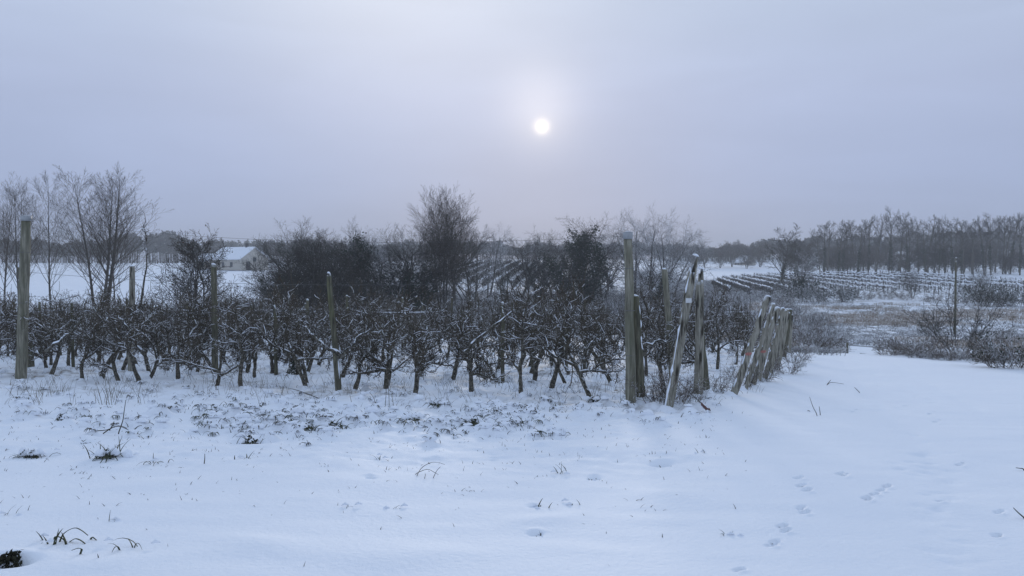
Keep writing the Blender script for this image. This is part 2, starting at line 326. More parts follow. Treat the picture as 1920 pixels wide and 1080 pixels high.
# snow-covered ground: litter and tawny grass show where the attribute 'rough' says the snow is thin
def ground_mat():
    m = bpy.data.materials.new('snow_ground'); m.use_nodes = True; t = m.node_tree; n = t.nodes; l = t.links; b = n['Principled BSDF']
    b.inputs['Roughness'].default_value = .7; b.inputs['Specular IOR Level'].default_value = .25
    g = n.new('ShaderNodeNewGeometry'); at = n.new('ShaderNodeAttribute'); at.attribute_name = 'rough'
    def noise(s, d=4, st=None):
        z = n.new('ShaderNodeTexNoise'); z.inputs['Scale'].default_value = s; z.inputs['Detail'].default_value = d; z.inputs['Roughness'].default_value = .6
        if st:
            q = n.new('ShaderNodeMapping'); q.inputs['Scale'].default_value = st; l.new(g.outputs['Position'], q.inputs[0]); l.new(q.outputs[0], z.inputs['Vector'])
        else: l.new(g.outputs['Position'], z.inputs['Vector'])
        return z.outputs[0]
    def rr(v, a, b_, c=0, d=1):
        q = n.new('ShaderNodeMapRange'); q.inputs[1].default_value = a; q.inputs[2].default_value = b_; q.inputs[3].default_value = c; q.inputs[4].default_value = d; l.new(v, q.inputs[0]); return q.outputs[0]
    def mu(a, b_):
        q = n.new('ShaderNodeMath'); q.operation = 'MULTIPLY'; l.new(a, q.inputs[0]); l.new(b_, q.inputs[1]); return q.outputs[0]
    def mixc(f, a, b_):
        q = n.new('ShaderNodeMix'); q.data_type = 'RGBA'; l.new(f, q.inputs[0])
        for i, v in ((6, a), (7, b_)):
            if isinstance(v, tuple): q.inputs[i].default_value = (*v, 1)
            else: l.new(v, q.inputs[i])
        return q.outputs[2]
    snowc = mixc(noise(.7), (.825, .865, .925), (.87, .90, .945))
    litter = mixc(rr(noise(2.2), .35, .65), (.10, .085, .06), (.22, .175, .125))
    f = mu(rr(noise(.35, 5), .44, .62), rr(noise(3.5, 5), .42, .62))
    f = mu(f, rr(at.outputs['Fac'], .55, 1.0))
    l.new(mixc(mu(f, rr(noise(9), .2, .6)), snowc, litter), b.inputs['Base Color'])
    bp = n.new('ShaderNodeBump'); bp.inputs['Strength'].default_value = .7; bp.inputs['Distance'].default_value = .012; l.new(noise(22, 6), bp.inputs['Height'])
    bq = n.new('ShaderNodeBump'); bq.inputs['Strength'].default_value = .3; bq.inputs['Distance'].default_value = .03; l.new(noise(2.6, 3), bq.inputs['Height']); l.new(bp.outputs[0], bq.inputs['Normal'])
    l.new(bq.outputs[0], b.inputs['Normal']); return m
M['ground'] = ground_mat()

# ------------------------------------------------------------------ marks in the snow (before the sheet is laid)
def mark(px, py, sx, sy, ro, am):
    x, y = G(px, py); FEAT.append((x, y, sx, sy, ro, am)); return x, y
TRACKS = [(1447, 1017), (1452, 1010), (1467, 982), (1472, 990), (1500, 951), (1508, 958), (1498, 898), (1502, 912), (1513, 920), (1386, 1068), (1575, 890), (1583, 893), (1623, 935), (1628, 938), (1640, 928), (1650, 920), (1662, 912),
          (1762, 940), (1868, 1002), (1872, 960), (1800, 868), (1755, 790), (1700, 760), (1712, 742), (1690, 720), (1745, 775), (1600, 770), (1646, 722)]
for (px, py) in TRACKS:
    mark(px+random.uniform(-2, 2), py, .034, .020, random.uniform(.2, 1.2), -random.uniform(.07, .10))
    mark(px+6, py-3, .022, .014, random.uniform(.2, 1.2), -.05)
    mark(px+8, py+4, .045, .022, .6, .012)
for i in range(60):        # old trampled prints half filled with fresh snow
    t = random.random(); px = 1800-120*t+random.gauss(0, 38)*(1-.5*t); py = 1060-380*t; mark(px, py, .09, .06, random.random()*3, -random.uniform(.004, .012)*(1+t))
for px, py, s, a in ((300, 905, .5, .02), (760, 1040, .5, .03), (480, 1020, .35, .03), (1020, 970, .3, .025), (900, 930, .6, -.02), (1280, 930, .5, .02), (1430, 820, .5, -.02), (200, 1060, .4, .03), (620, 900, .5, .02), (1120, 1030, .4, .02)):
    mark(px, py, s, s*.5, random.uniform(-.4, .4), a)
DARK = [(158, 827, .10), (468, 829, .13), (18, 1056, .16), (1240, 868, .10), (1115, 894, .06), (1004, 996, .05), (816, 762, .10), (1045, 812, .12), (622, 797, .13), (410, 772, .10), (575, 797, .12), (798, 826, .06), (925, 858, .05), (885, 788, .13), (1120, 752, .14), (1065, 733, .13), (85, 830, .07), (695, 898, .05), (1000, 945, .04), (478, 728, .08), (770, 788, .10), (960, 795, .09), (430, 770, .08), (440, 806, .08)]
for px, py, s in DARK:
    mark(px, py, s*.85, s*.55, .1, -s*.8); mark(px, py-6, s*1.3, s*.9, 0, s*.4)
BAND = []
for _ in range(420):       # snow cushions over the tufts in front of the orchard
    px = random.uniform(-20, 1330); py = random.gauss(762, 34); u_ = random.random()
    if u_ < .32: px = random.gauss(510, 110); py = random.gauss(792, 20)
    elif u_ < .5: px = random.gauss(930, 80); py = random.gauss(790, 15)
    if py < 712 or py > 850 or (px > 1050 and py > 800): continue
    x, y = G(px, py); s = random.uniform(.05, .15); FEAT.append((x, y, s, s*.7, random.random()*3, s*random.uniform(.35, .75)))
    if random.random() < .85: FEAT.append((x+s*.4, y-s*.8, s*.45, s*.28, random.uniform(-.4, .4), -s*.6))
    BAND.append((x, y, s))

def build_ground():
    pf = np.radians(np.concatenate([np.linspace(-180, -60, 40)[:-1], np.linspace(-60, -37, 50)[:-1], np.linspace(-37, 37, 760)[:-1], np.linspace(37, 60, 50)[:-1], np.linspace(60, 180, 40)[:-1]]))
    r = np.concatenate([[.02, .3, .8, 1.4, 2.0, 2.6, 3.1], np.exp(np.arange(math.log(3.5), math.log(21), .0036)), np.exp(np.arange(math.log(21.1), math.log(130), .010)), np.exp(np.linspace(math.log(131), math.log(1150), 60))])
    nr, nc = len(r), len(pf); Rr, A = np.meshgrid(r, pf, indexing='ij'); x = (Rr*np.sin(A)).ravel(); y = (Rr*np.cos(A)).ravel(); z = hz(x, y)
    V = np.stack([x, y, z], 1); i = np.arange(nr-1)[:, None]; j = np.arange(nc)[None, :]; jn = (j+1) % nc
    q = np.stack([i*nc+j, i*nc+jn, (i+1)*nc+jn, (i+1)*nc+j], -1).reshape(-1, 4)[:, ::-1]
    me = bpy.data.meshes.new('ground'); me.vertices.add(len(V)); me.vertices.foreach_set('co', V.ravel().astype(np.float32))
    me.loops.add(q.size); me.loops.foreach_set('vertex_index', q.ravel().astype(np.int32)); me.polygons.add(len(q))
    me.polygons.foreach_set('loop_start', (np.arange(len(q))*4).astype(np.int32)); me.polygons.foreach_set('use_smooth', np.ones(len(q), bool)); me.update(calc_edges=True)
    at = me.attributes.new('rough', 'FLOAT', 'POINT'); at.data.foreach_set('value', rough_mask(x, y).astype(np.float32))
    me.materials.append(M['ground']); o = link('ground', me); o['kind'] = 'structure'
build_ground()

# ------------------------------------------------------------------ branching growth
def nrm(v):
    l_ = math.sqrt(v[0]*v[0]+v[1]*v[1]+v[2]*v[2])+1e-9; return (v[0]/l_, v[1]/l_, v[2]/l_)
def tilt(d, ang_, az):
    """turn direction d by ang_, about azimuth az round d"""
    a = (0, 0, 1) if abs(d[2]) < .9 else (1, 0, 0)
    u = nrm((d[1]*a[2]-d[2]*a[1], d[2]*a[0]-d[0]*a[2], d[0]*a[1]-d[1]*a[0]))
    w = (d[1]*u[2]-d[2]*u[1], d[2]*u[0]-d[0]*u[2], d[0]*u[1]-d[1]*u[0])
    c, s = math.cos(ang_), math.sin(ang_); ca, sa = math.cos(az), math.sin(az)
    return nrm(tuple(d[i]*c+s*(u[i]*ca+w[i]*sa) for i in range(3)))
def grow(out, p, d, L, r, lev, S):
    n, jit, up, taper = S[lev]['n'], S[lev]['jit'], S[lev]['up'], S[lev].get('taper', .3)
    pts = [p]; rad = [r]; dirs = [d]
    for i in range(1, n+1):
        d = nrm((d[0]+random.gauss(0, jit), d[1]+random.gauss(0, jit), d[2]+random.gauss(0, jit)+up))
        p = tuple(p[k]+d[k]*L/n for k in range(3)); pts.append(p); rad.append(r*(1-(1-taper)*i/n)); dirs.append(d)
    out[lev].append((pts, rad))
    if lev+1 >= len(S): return
    s = S[lev]; k = s['kids']; k = int(k)+(random.random() < k-int(k)); az0 = random.random()*6.28
    for c in range(k):
        t = s['t0']+(s.get('t1', 1)-s['t0'])*(c+random.random())/max(k, 1); f = t*n; i = min(int(f), n-1); f -= i
        q = tuple(pts[i][a]*(1-f)+pts[i+1][a]*f for a in range(3)); rr_ = rad[i]*(1-f)+rad[i+1]*f
        sh = s.get('shape', lambda t: 1-.5*t)(t)
        an = math.radians(random.gauss(s['ang'], s.get('dang', 8)))
        grow(out, q, tilt(dirs[i+1], an, az0+c*2.4+random.gauss(0, .4)), L*s['lr']*sh*random.uniform(.75, 1.2), max(rr_*s['rr'], S[lev+1].get('rmin', .004)), lev+1, S)
def to_mb(levels, sides, rmin=0):
    mb = MB()
    for L, s in zip(levels, sides):
        for pts, rad in L: mb.tube(pts, [max(q, rmin) for q in rad], s)
    return mb
def ivy_on(pts, rad, n, spread, size, t0=0, t1=1):
    P = np.array(pts); k = len(P)-1; t = rng.uniform(t0, t1, n)*k; i = np.minimum(t.astype(int), k-1); f = (t-i)[:, None]
    return P[i]*(1-f)+P[i+1]*f+rng.normal(size=(n, 3))*spread*rng.uniform(.3, 1, (n, 1)), size

S_poplar = S_slim = None
def make_tree(name, label, S, H, r0, bark='poplar', twig='twig', stems=1, spread=0, rmin=.005, ivy=None, leaf=None, lean=0):
    """returns Proto of a tree of height about H: trunk > ..., crown"""
    root = thing(name, label, 'tree'); tr = MB(); out = [[] for _ in S]; iv = MB()
    for s in range(stems):
        a = s*2.4+random.random(); d = nrm((math.cos(a)*spread*random.uniform(.5, 1.1)+lean, math.sin(a)*spread*random.uniform(.5, 1.1), 1))
        grow(out, (math.cos(a)*.25*(stems > 1), math.sin(a)*.25*(stems > 1), -.15), d, H*random.uniform(.85, 1) if s else H, r0*(random.uniform(.6, .9) if s else 1), 0, S)
    for pts, rad in out[0]: tr.tube(pts, rad, 6)
    tr.build('trunk', M[bark], root)
    cr = to_mb(out[1:], [4, 3, 3, 3], rmin); cr.build('crown', M[twig], root)
    if ivy:
        n, sp, sz, t0, t1, lim = ivy
        for pts, rad in out[0]:
            c, q = ivy_on(pts, rad, n, sp, sz, t0, t1); iv.leaves(c, q, 1.2)
        for pts, rad in out[1][:lim]:
            c, q = ivy_on(pts, rad, n//6, sp*.7, sz, 0, .85); iv.leaves(c, q, 1.2)
        iv.build('ivy', M['ivy'], root, smooth=False)
    if leaf:
        n, sz, mt = leaf; ends = np.array([p[0][-1] for p in out[-1]]+[p[0][1] for p in out[-1]])
        c = ends[rng.integers(0, len(ends), n)]+rng.normal(size=(n, 3))*.05; lb = MB(); lb.leaves(c, sz); lb.build('leaves', M[mt], root, smooth=False)
    pr = Proto(root); pr.pct = 99.5 if S is S_poplar else 97 if S is S_slim else 95
    return pr
fan = lambda t: 1-.55*t
S_poplar = [dict(n=9, jit=.022, up=.03, taper=.10, kids=38, t0=.20, ang=37, lr=.46, rr=.30, shape=lambda t: 1.15-.85*t),
            dict(n=5, jit=.05, up=.075, taper=.25, kids=10, t0=.2, ang=32, lr=.45, rr=.45, rmin=.007),
            dict(n=3, jit=.07, up=.05, taper=.4, kids=4, t0=.15, ang=32, lr=.5, rr=.6, rmin=.005), dict(n=2, jit=.06, up=.03, rmin=.004)]
S_round = [dict(n=6, jit=.08, up=.02, taper=.2, kids=18, t0=.22, ang=50, lr=.55, rr=.5, shape=lambda t: 1.1-.6*t),
           dict(n=5, jit=.14, up=.05, taper=.3, kids=11, t0=.25, ang=42, lr=.5, rr=.5, rmin=.014),
           dict(n=3, jit=.16, up=.03, taper=.4, kids=7, t0=.15, ang=42, lr=.5, rr=.6, rmin=.009), dict(n=2, jit=.15, up=.0, rmin=.006)]
S_slim = [dict(n=8, jit=.03, up=.03, taper=.3, kids=15, t0=.6, ang=42, lr=.27, rr=.5, shape=lambda t: 1.2-.5*t),
          dict(n=4, jit=.14, up=.08, taper=.3, kids=9, t0=.3, ang=38, lr=.5, rr=.55, rmin=.032),
          dict(n=3, jit=.16, up=.05, taper=.4, kids=5, t0=.2, ang=40, lr=.55, rr=.6, rmin=.022), dict(n=2, jit=.1, up=.03, rmin=.016)]
S_bushy = [dict(n=5, jit=.10, up=.02, taper=.2, kids=20, t0=.08, ang=48, lr=.6, rr=.5, shape=lambda t: 1.0-.4*t),
           dict(n=4, jit=.15, up=.06, taper=.3, kids=10, t0=.2, ang=40, lr=.5, rr=.5, rmin=.014),
           dict(n=3, jit=.16, up=.03, taper=.4, kids=7, t0=.15, ang=42, lr=.5, rr=.6, rmin=.009), dict(n=2, jit=.15, up=.0, rmin=.006)]

def at_px(px, dist): x = X(px, dist); return (x, dist, float(base_z(x, dist)))
def proto_h(p):
    if not hasattr(p, 'H'):
        hs = []
        for ch in KIDS[p.root.name]:
            v = np.empty(len(ch.data.vertices)*3, np.float32); ch.data.vertices.foreach_get('co', v); hs.append(np.percentile(v[2::3], getattr(p, 'pct', 99.5)))
        p.H = float(max(hs))
    return p.H
def place_tree(proto, Hp, px, toppy, dist, label, rz=None, group=None, wide=1, cat=None):
    """stand a proto of built height Hp so its top reaches photograph row toppy"""
    x, y, z = at_px(px, dist); H = D(px, toppy, dist).z-z; s = H/proto_h(proto)
    return proto.place((x, y, z), random.random()*6.28 if rz is None else rz, (s*wide, s*wide, s), label, group, cat)

# left poplars
pA = make_tree('poplar_tree', 'x', S_poplar, 11, .13, stems=3, spread=.10, rmin=.005)
pB = make_tree('poplar_tree', 'x', S_poplar, 11, .10, rmin=.004)
pC = make_tree('poplar_tree', 'x', S_poplar, 11, .12, stems=2, spread=.14, rmin=.004)
place_tree(pA, 10.8, 188, 312, 58, 'largest leafless poplar of the left group with three stems and a wide fan crown', 0.6, wide=1.35)
place_tree(pB, 10.8, 94, 322, 58, 'single-stemmed leafless poplar between the widest poplar and the left wooden post', 1)
place_tree(pC, 10.8, 38, 328, 60, 'leafless poplar rising just behind the tall left wooden post', 2)
place_tree(pB, 10.8, 8, 345, 62, 'slim leafless poplar at the left edge of the photograph', 3)
place_tree(pC, 10.8, -45, 335, 60, 'leafless poplar cut by the left edge of the photograph', 4)
place_tree(pB, 10.8, 213, 345, 60, 'thin poplar stem at the right side of the widest poplar', 5, wide=.8)
# small tree with withered leaves
pL = make_tree('small_tree', 'small bare tree with a few withered brown leaves between two orchard posts on the left', S_bushy, 5.2, .09, bark='poplar', twig='twigdark', stems=3, spread=.35, rmin=.007, leaf=(420, .06, 'brownleaf'))
place_tree(pL, 5.4, 362, 452, 40, None, 1)
# hedge trees of the centre
pI = make_tree('ivy_clad_tree', 'x', S_bushy, 8, .16, twig='twigdark', stems=2, spread=.3, rmin=.006, ivy=(1000, .4, .095, .03, .7, 6))
pJ = make_tree('bare_tree', 'x', S_round, 8, .16, twig='twigdark', stems=1, rmin=.006)
pK = make_tree('bare_tree', 'x', S_bushy, 8, .13, twig='twigdark', stems=3, spread=.35, rmin=.006)
pP = make_tree('frosted_tree', 'x', S_round, 9, .16, twig='twigsnow', stems=2, spread=.2, rmin=.006)
pM = make_tree('tall_shoot_tree', 'tall bare many-stemmed tree rising highest behind the middle of the orchard', S_poplar, 9.5, .07, twig='twig', stems=7, spread=.15, rmin=.004)
pE = make_tree('evergreen_tree', 'x', S_bushy, 7, .16, twig='twigdark', stems=1, rmin=.006, ivy=(3200, .8, .10, .15, .95, 16))
place_tree(pI, 8.1, 548, 452, 62, 'dark ivy-clad tree at the left end of the central thicket beside the farmhouse', 1)
for px, ty, dd, q in ((566, 462, 58, 'left'), (590, 470, 57, 'middle'), (625, 458, 60, 'right')): place_tree(pK, 8, px, ty, dd, 'dark bare bushy tree, '+q+' of three between the farmhouse and the evergreen crown', wide=1.3)
for px, ty, dd, q in ((700, 476, 60, 'left'), (738, 480, 62, 'middle'), (772, 470, 62, 'right')): place_tree(pJ, 8, px, ty, dd, 'low grey tree, '+q+' of three in the gap before the tallest many-stemmed tree', wide=1.3)
for px, ty, dd, q, p_ in ((530, 458, 56, 'first', pI), (610, 446, 58, 'second', pI), (655, 452, 60, 'third', pJ), (705, 452, 66, 'fourth', pP), (770, 440, 60, 'fifth', pI), (1020, 464, 90, 'sixth', pJ), (1044, 450, 92, 'seventh', pP), (1128, 446, 92, 'eighth', pP), (975, 462, 90, 'ninth', pP)):
    place_tree(p_, 8, px, ty, dd, q+' tree from the left filling the belt behind the orchard', wide=1.15)
place_tree(pK, 8.2, 522, 478, 60, 'low bare tree next to the farmhouse gable', 2)
place_tree(pK, 8.2, 600, 440, 64, 'bare dark spreading tree between the ivy-clad tree and the evergreen crown', 3, wide=1.1)
place_tree(pJ, 7.8, 640, 448, 66, 'bare round-crowned tree just left of the evergreen crown', .5)
place_tree(pE, 7.4, 674, 430, 66, 'tree with a dark evergreen crown in the central thicket', 1.5)
place_tree(pP, 9.2, 716, 442, 74, 'pale frosted tree right of the dark evergreen crown', 2)
place_tree(pJ, 7.8, 745, 462, 72, 'small bare tree in the gap left of the tall many-stemmed tree', 2.5)
place_tree(pI, 8.1, 786, 438, 68, 'ivy-covered tree at the left foot of the tall many-stemmed tree', 3)
place_tree(pM, 9.3, 832, 350, 62, None, 1)
place_tree(pJ, 7.8, 852, 405, 82, 'rounded bare tree directly behind the tall many-stemmed tree', 4, wide=1.1)
place_tree(pK, 8.2, 880, 430, 84, 'bare bushy tree right behind the tall many-stemmed tree', 1)
place_tree(pP, 9.2, 914, 434, 100, 'pale frosted tree on the left edge of the middle vineyard slope', 5)
place_tree(pI, 8.1, 948, 474, 84, 'narrow ivy-wrapped stem standing in front of the middle vineyard', 2, wide=.35)
place_tree(pJ, 7.8, 992, 452, 88, 'bare tree left of the double-trunked ivy tree', 3)
pI2 = make_tree('ivy_clad_tree', 'x', S_bushy, 8.5, .18, twig='twigdark', stems=3, spread=.34, rmin=.006, ivy=(2600, .55, .095, .02, .93, 18))
place_tree(pI2, 8.4, 1092, 424, 84, 'largest tree thickly covered with dark ivy in the middle of the photograph', .8, wide=1.15)
place_tree(pI, 8.1, 1014, 452, 90, 'ivy-footed bare tree left of the largest ivy-covered tree', .3, wide=.9)
place_tree(pK, 8.2, 1055, 455, 94, 'bare bushy tree between two ivy-covered trees', 2)
place_tree(pJ, 7.8, 1140, 440, 98, 'bare tree just left of the tall capped post', 2)
place_tree(pP, 9.2, 1196, 408, 92, 'frosted tree whose crown shows above the tall capped post', 1)
pP2 = make_tree('frosted_tree', 'frosted pale tree with two ivy-wrapped trunks right of the tall capped post', S_bushy, 9, .16, twig='twigsnow', stems=3, spread=.3, rmin=.006, ivy=(420, .32, .11, .05, .5, 0))
place_tree(pP2, 9.0, 1228, 414, 88, None, 2)
place_tree(pP, 9.2, 1258, 436, 96, 'small frosted tree above the leaning snow-streaked post', 3)

# ------------------------------------------------------------------ right-hand wood: individual trees
slim = [make_tree('woodland_tree', 'x', S_slim, 14, .20, twig='twigdark', bark='apple', rmin=.014, ivy=((400, .22, .2, .1, .6, 0) if k % 2 else None), lean=random.uniform(-.04, .04)) for k in range(4)]
front = [(1545, 417), (1572, 425), (1590, 414), (1608, 418), (1628, 407), (1643, 404), (1672, 390), (1688, 402), (1702, 404), (1722, 410), (1738, 405), (1760, 418), (1786, 412), (1806, 410), (1822, 414), (1845, 408), (1858, 402), (1880, 408), (1894, 402), (1912, 404), (1935, 400)]
front += [(px+random.uniform(-6, 6), random.uniform(412, 440)-(px-1530)*.03) for px in range(1535, 1950, 22)]
fl = {6: 'tallest bare slim tree of the right-hand wood', 0: 'leftmost tall slim tree of the right-hand wood', 8: 'slim tree with dark crown clump right of the tallest woodland tree', 17: 'slim tree left of the paired crowns near the right edge', 20: 'slim tree at the right edge of the photograph'}
for i, (px, ty) in enumerate(front):
    p = slim[(1 if i in (6, 8) else random.randrange(4))]
    o_ = place_tree(p, 13.6, px, ty, random.uniform(166, 190), fl.get(i, 'x'), group='trees of the right-hand wood', wide=random.uniform(.9, 1.15))
    if i not in fl: pend(o_, px, 'tall slim woodland tree')
pF = [make_tree('woodland_tree', 'x', S_bushy, 9, .15, twig=('twigdark', 'twig')[k], stems=2+k, spread=.25, rmin=.022) for k in range(2)]
for i in range(42):
    px = 1470+i*11.5+random.uniform(-6, 6); t = (px-1480)/460
    o_ = place_tree(random.choice(pF), 8.8, px, random.uniform(455, 495)-10*t, random.uniform(176, 235), 'low bushy leafless tree filling the shade between the slim woodland trunks', group='understorey of the right-hand wood', wide=random.uniform(.9, 1.3)); pend(o_, px, 'low bushy woodland tree')
pR = make_tree('lone_tree', 'x', S_round, 10, .22, twig='twigdark', rmin=.018, ivy=(600, .28, .14, .03, .5, 0))
place_tree(pR, 9.6, 1464, 430, 125, 'leafless tree with ivy-covered trunk at the left end of the right-hand wood', 1)
place_tree(pR, 9.6, 1500, 455, 135, 'bare tree standing right of the tree with the ivy-covered trunk', 3, wide=.8)
pQ = make_tree('shrubby_tree', 'x', S_bushy, 6, .14, twig='twigsnow', rmin=.014, ivy=(900, .5, .13, .0, .55, 6))
place_tree(pQ, 6.2, 1498, 476, 105, 'snow-dusted tree with a dark ivy foot in front of the right-hand vine rows', 3)
place_tree(pK, 8.2, 1712, 500, 105, 'small bare tree in front of the vine rows under the slim wood', 1, wide=.8)
place_tree(pQ, 6.2, 1836, 505, 100, 'snow-dusted shrubby tree with dark foot near the right edge', 2, wide=1.3)
for px, ty, lab in ((1300, 470, 'first'), (1322, 458, 'second'), (1350, 462, 'third'), (1372, 456, 'fourth'), (1400, 464, 'fifth'), (1425, 458, 'sixth')):
    place_tree(random.choice(pF), 8.8, px, ty, random.uniform(230, 270), lab+' hazy tree from the left between split post and right-hand wood', group='hazy trees of the gap')

# ------------------------------------------------------------------ far woods (read as masses)
def far_wood(name, label, spans, mt, n):
    mb = MB()
    for (px0, px1, t0, t1, d0, d1) in spans:
        for _ in range(int(n*(px1-px0)/100)):
            u = random.random(); px = px0+(px1-px0)*u; d = random.uniform(d0, d1); ty = t0+(t1-t0)*u+abs(random.gauss(0, 4))+5*math.sin(px*.021+d*.03)+3*math.sin(px*.073)
            x, y, z = at_px(px, d); H = max(D(px, ty, d).z-z, 3); w = random.uniform(1.2, 2.8)
            k = 95; th = rng.uniform(0, 6.283, k); ph = rng.uniform(-.4, 1, k); rr_ = rng.uniform(.4, 1, k)**.5
            c = np.stack([x+w*rr_*np.cos(th)*np.sqrt(1-np.minimum(ph**2, 1)), y+w*rr_*np.sin(th)*np.sqrt(1-np.minimum(ph**2, 1)), z+H*.55+H*.45*ph*rr_], 1)
            mb.leaves(c, .72, 1.0)
            mb.tube([(x, y, z-.3), (x+random.gauss(0, .2), y, z+H*.5), (x+random.gauss(0, .3), y, z+H*.9)], [.18, .12, .04], 3)
    return tag(mb.build(name, M[mt], smooth=False), label, 'woodland', kind='stuff')
far_wood('distant_wood', 'hazy leafless wood along the far edge of the left snow field', [(-160, 200, 444, 450, 350, 420), (200, 330, 442, 436, 340, 390), (300, 420, 444, 456, 320, 380)], 'farwood', 60)
far_wood('pine_wood', 'dark hazy pine wood on the skyline behind the farmhouse', [(400, 470, 452, 450, 420, 480), (470, 760, 454, 460, 420, 480)], 'conifer', 45)
far_wood('distant_wood', 'hazy wood on the skyline behind the middle vineyard', [(500, 1330, 452, 456, 360, 460)], 'farwood', 55)
far_wood('distant_wood', 'hazy rising wood behind the right-hand wood', [(1260, 1480, 468, 450, 330, 430), (1460, 1600, 452, 442, 320, 430), (1590, 2100, 440, 430, 320, 430)], 'farwood', 65)

# ------------------------------------------------------------------ vineyards (snow-topped rows)
def vine_row(a, b, h, label, group):
    """a, b: ground points; row of dark vines on posts with snow along its top"""
    L = math.hypot(b[0]-a[0], b[1]-a[1]); root = thing('vine_row', label, 'vine row', (a[0], a[1], float(base_z(*a))), 0, group)
    z0 = root.location.z; n = max(int(L/1.2), 6); v = MB(); s = MB(); po = MB(); pts = []
    for i in range(n+1):
        t = i/n; x = (b[0]-a[0])*t; y = (b[1]-a[1])*t; z = float(base_z(a[0]+x, a[1]+y))-z0; pts.append((x, y, z))
        v.tube([(x, y, z-.1), (x+random.gauss(0, .05), y+random.gauss(0, .05), z+h*.5), (x+random.gauss(0, .08), y, z+h)], [.045, .04, .03], 3)
        for _ in range(26):
            q = random.uniform(-.7, .7); w = random.uniform(.1, .88)*h
            dx, dy = (b[0]-a[0])/L, (b[1]-a[1])/L
            v.tube([(x+dx*q, y+dy*q, z+w*.8), (x+dx*q+random.gauss(0, .25), y+dy*q+random.gauss(0, .25), z+w+random.uniform(-.15, .2))], [.030, .018], 3)
        if i % 4 == 0: v.tube([(x, y, z-.1), (x, y, z+h*1.02)], [.05, .05], 5)
    top = []
    for i in range(n*2+1):
        t = i/(n*2)*n; k = min(int(t), n-1); f = t-k
        top.append(tuple(pts[k][c]*(1-f)+pts[k+1][c]*f+(h-.12*abs(math.sin(t*math.pi/2))+random.gauss(0, .06) if c == 2 else random.gauss(0, .03)) for c in range(3)))
    s.tube(top, [random.uniform(.03, .15) for _ in top], 5)
    v.build('vines', M['twigdark'], root); s.build('snow', M['snow'], root)
# right: rows run from far left to near right
g1 = 'snow-topped vine rows below the right-hand wood'
rowsR = [((1335, 537), (1369, 554)), ((1345, 531), (1405, 555)), ((1355, 528), (1448, 556)), ((1372, 526), (1495, 556)), ((1392, 524), (1550, 556)), ((1415, 522), (1610, 555)), ((1440, 521), (1680, 554)), ((1470, 520), (1760, 553)), ((1500, 519), (1840, 551)), ((1540, 518), (1920, 550)), ((1590, 518), (2000, 548)), ((1650, 518), (2060, 546))]
for i, (p, q) in enumerate(rowsR):
    a = G(*p); b = G(*q)
    vine_row(a, b, 1.3, {0: 'nearest and shortest snow-topped vine row at the left of the right-hand vineyard', 11: 'farthest snow-topped vine row running out of the right edge'}.get(i, ORD[i]+' nearest snow-topped vine row of the right-hand vineyard'), g1)
g2 = 'vine rows climbing the middle slope'
rowsC = [((770+i*27, 530+min(i*2.2, 15)), (885+i*19-(i*i)*.15, 497+min(i*.2, 1.5))) for i in range(15)]
for i, (p, q) in enumerate(rowsC):
    vine_row(G(*p), G(*q), 1.5, {0: 'leftmost vine row climbing the middle slope', 14: 'rightmost vine row climbing the middle slope beside the tall capped post'}.get(i, ORD[i]+' vine row from the left climbing the middle slope'), g2)

# ------------------------------------------------------------------ houses
def house(name, label, px, py, dist, L, Wd, eave, ridge, rz, chim=None):
    x = X(px, dist); z = float(base_z(x, dist)); root = thing(name, label, 'house', (x, dist, z-.1), rz)
    w = MB(); hx, hy = L/2, Wd/2
    w.face([(-hx, -hy, 0), (hx, -hy, 0), (hx, -hy, eave), (-hx, -hy, eave)]); w.face([(hx, hy, 0), (-hx, hy, 0), (-hx, hy, eave), (hx, hy, eave)])
    w.face([(hx, -hy, 0), (hx, hy, 0), (hx, hy, eave), (hx, 0, ridge), (hx, -hy, eave)]); w.face([(-hx, hy, 0), (-hx, -hy, 0), (-hx, -hy, eave), (-hx, 0, ridge), (-hx, hy, eave)])
    w.build('wall', M['wall'], root)
    r = MB(); o = .35; e = eave-.08; sl = (ridge-eave)/hy; lo_ = eave-sl*o
    for s in (-1, 1):
        a = [(-hx-o, s*(hy+o), lo_+.05), (hx+o, s*(hy+o), lo_+.05), (hx+o, 0, ridge+.05), (-hx-o, 0, ridge+.05)]; t = [(p[0], p[1], p[2]+.22) for p in a]
        r.face(t if s < 0 else t[::-1]); r.face(a[::-1] if s < 0 else a)
        for i in range(4): r.face([a[i], a[(i+1) % 4], t[(i+1) % 4], t[i]])
    r.build('roof', M['snow'], root)
    if chim:
        c = MB(); c.box((chim, 0, ridge+.45), (.6, .5, 1.3)); c.build('chimney', M['dark'], root)
    for xx in (-L*.3, -L*.05, L*.22):
        q = MB(); q.box((xx, -hy-.02, eave*.5), (1.0, .08, 1.1)); q.build('window', M['glass'], root)
    q = MB(); q.box((hx+.02, 0, eave*.95), (.08, .9, 1.0)); q.build('window', M['glass'], root)
    q = MB(); q.box((hx+.02, -hy*.45, 1.0), (.08, 1.1, 2.0)); q.build('door', M['dark'], root)
    return root
house('farmhouse', 'cream farmhouse with a snow-covered roof at the edge of the left snow field', 448, 500, 185, 13, 7.5, 2.6, 5.2, math.radians(-38), 3.5)
house('outbuilding', 'low snow-roofed shed behind the left end of the farmhouse', 407, 500, 196, 8, 5, 2.0, 3.6, math.radians(-20))
house('cottage', 'tiny grey cottage with snowy gable roof in the gap right of the split post', 1396, 506, 290, 6.5, 5, 1.4, 3.6, math.radians(-70))

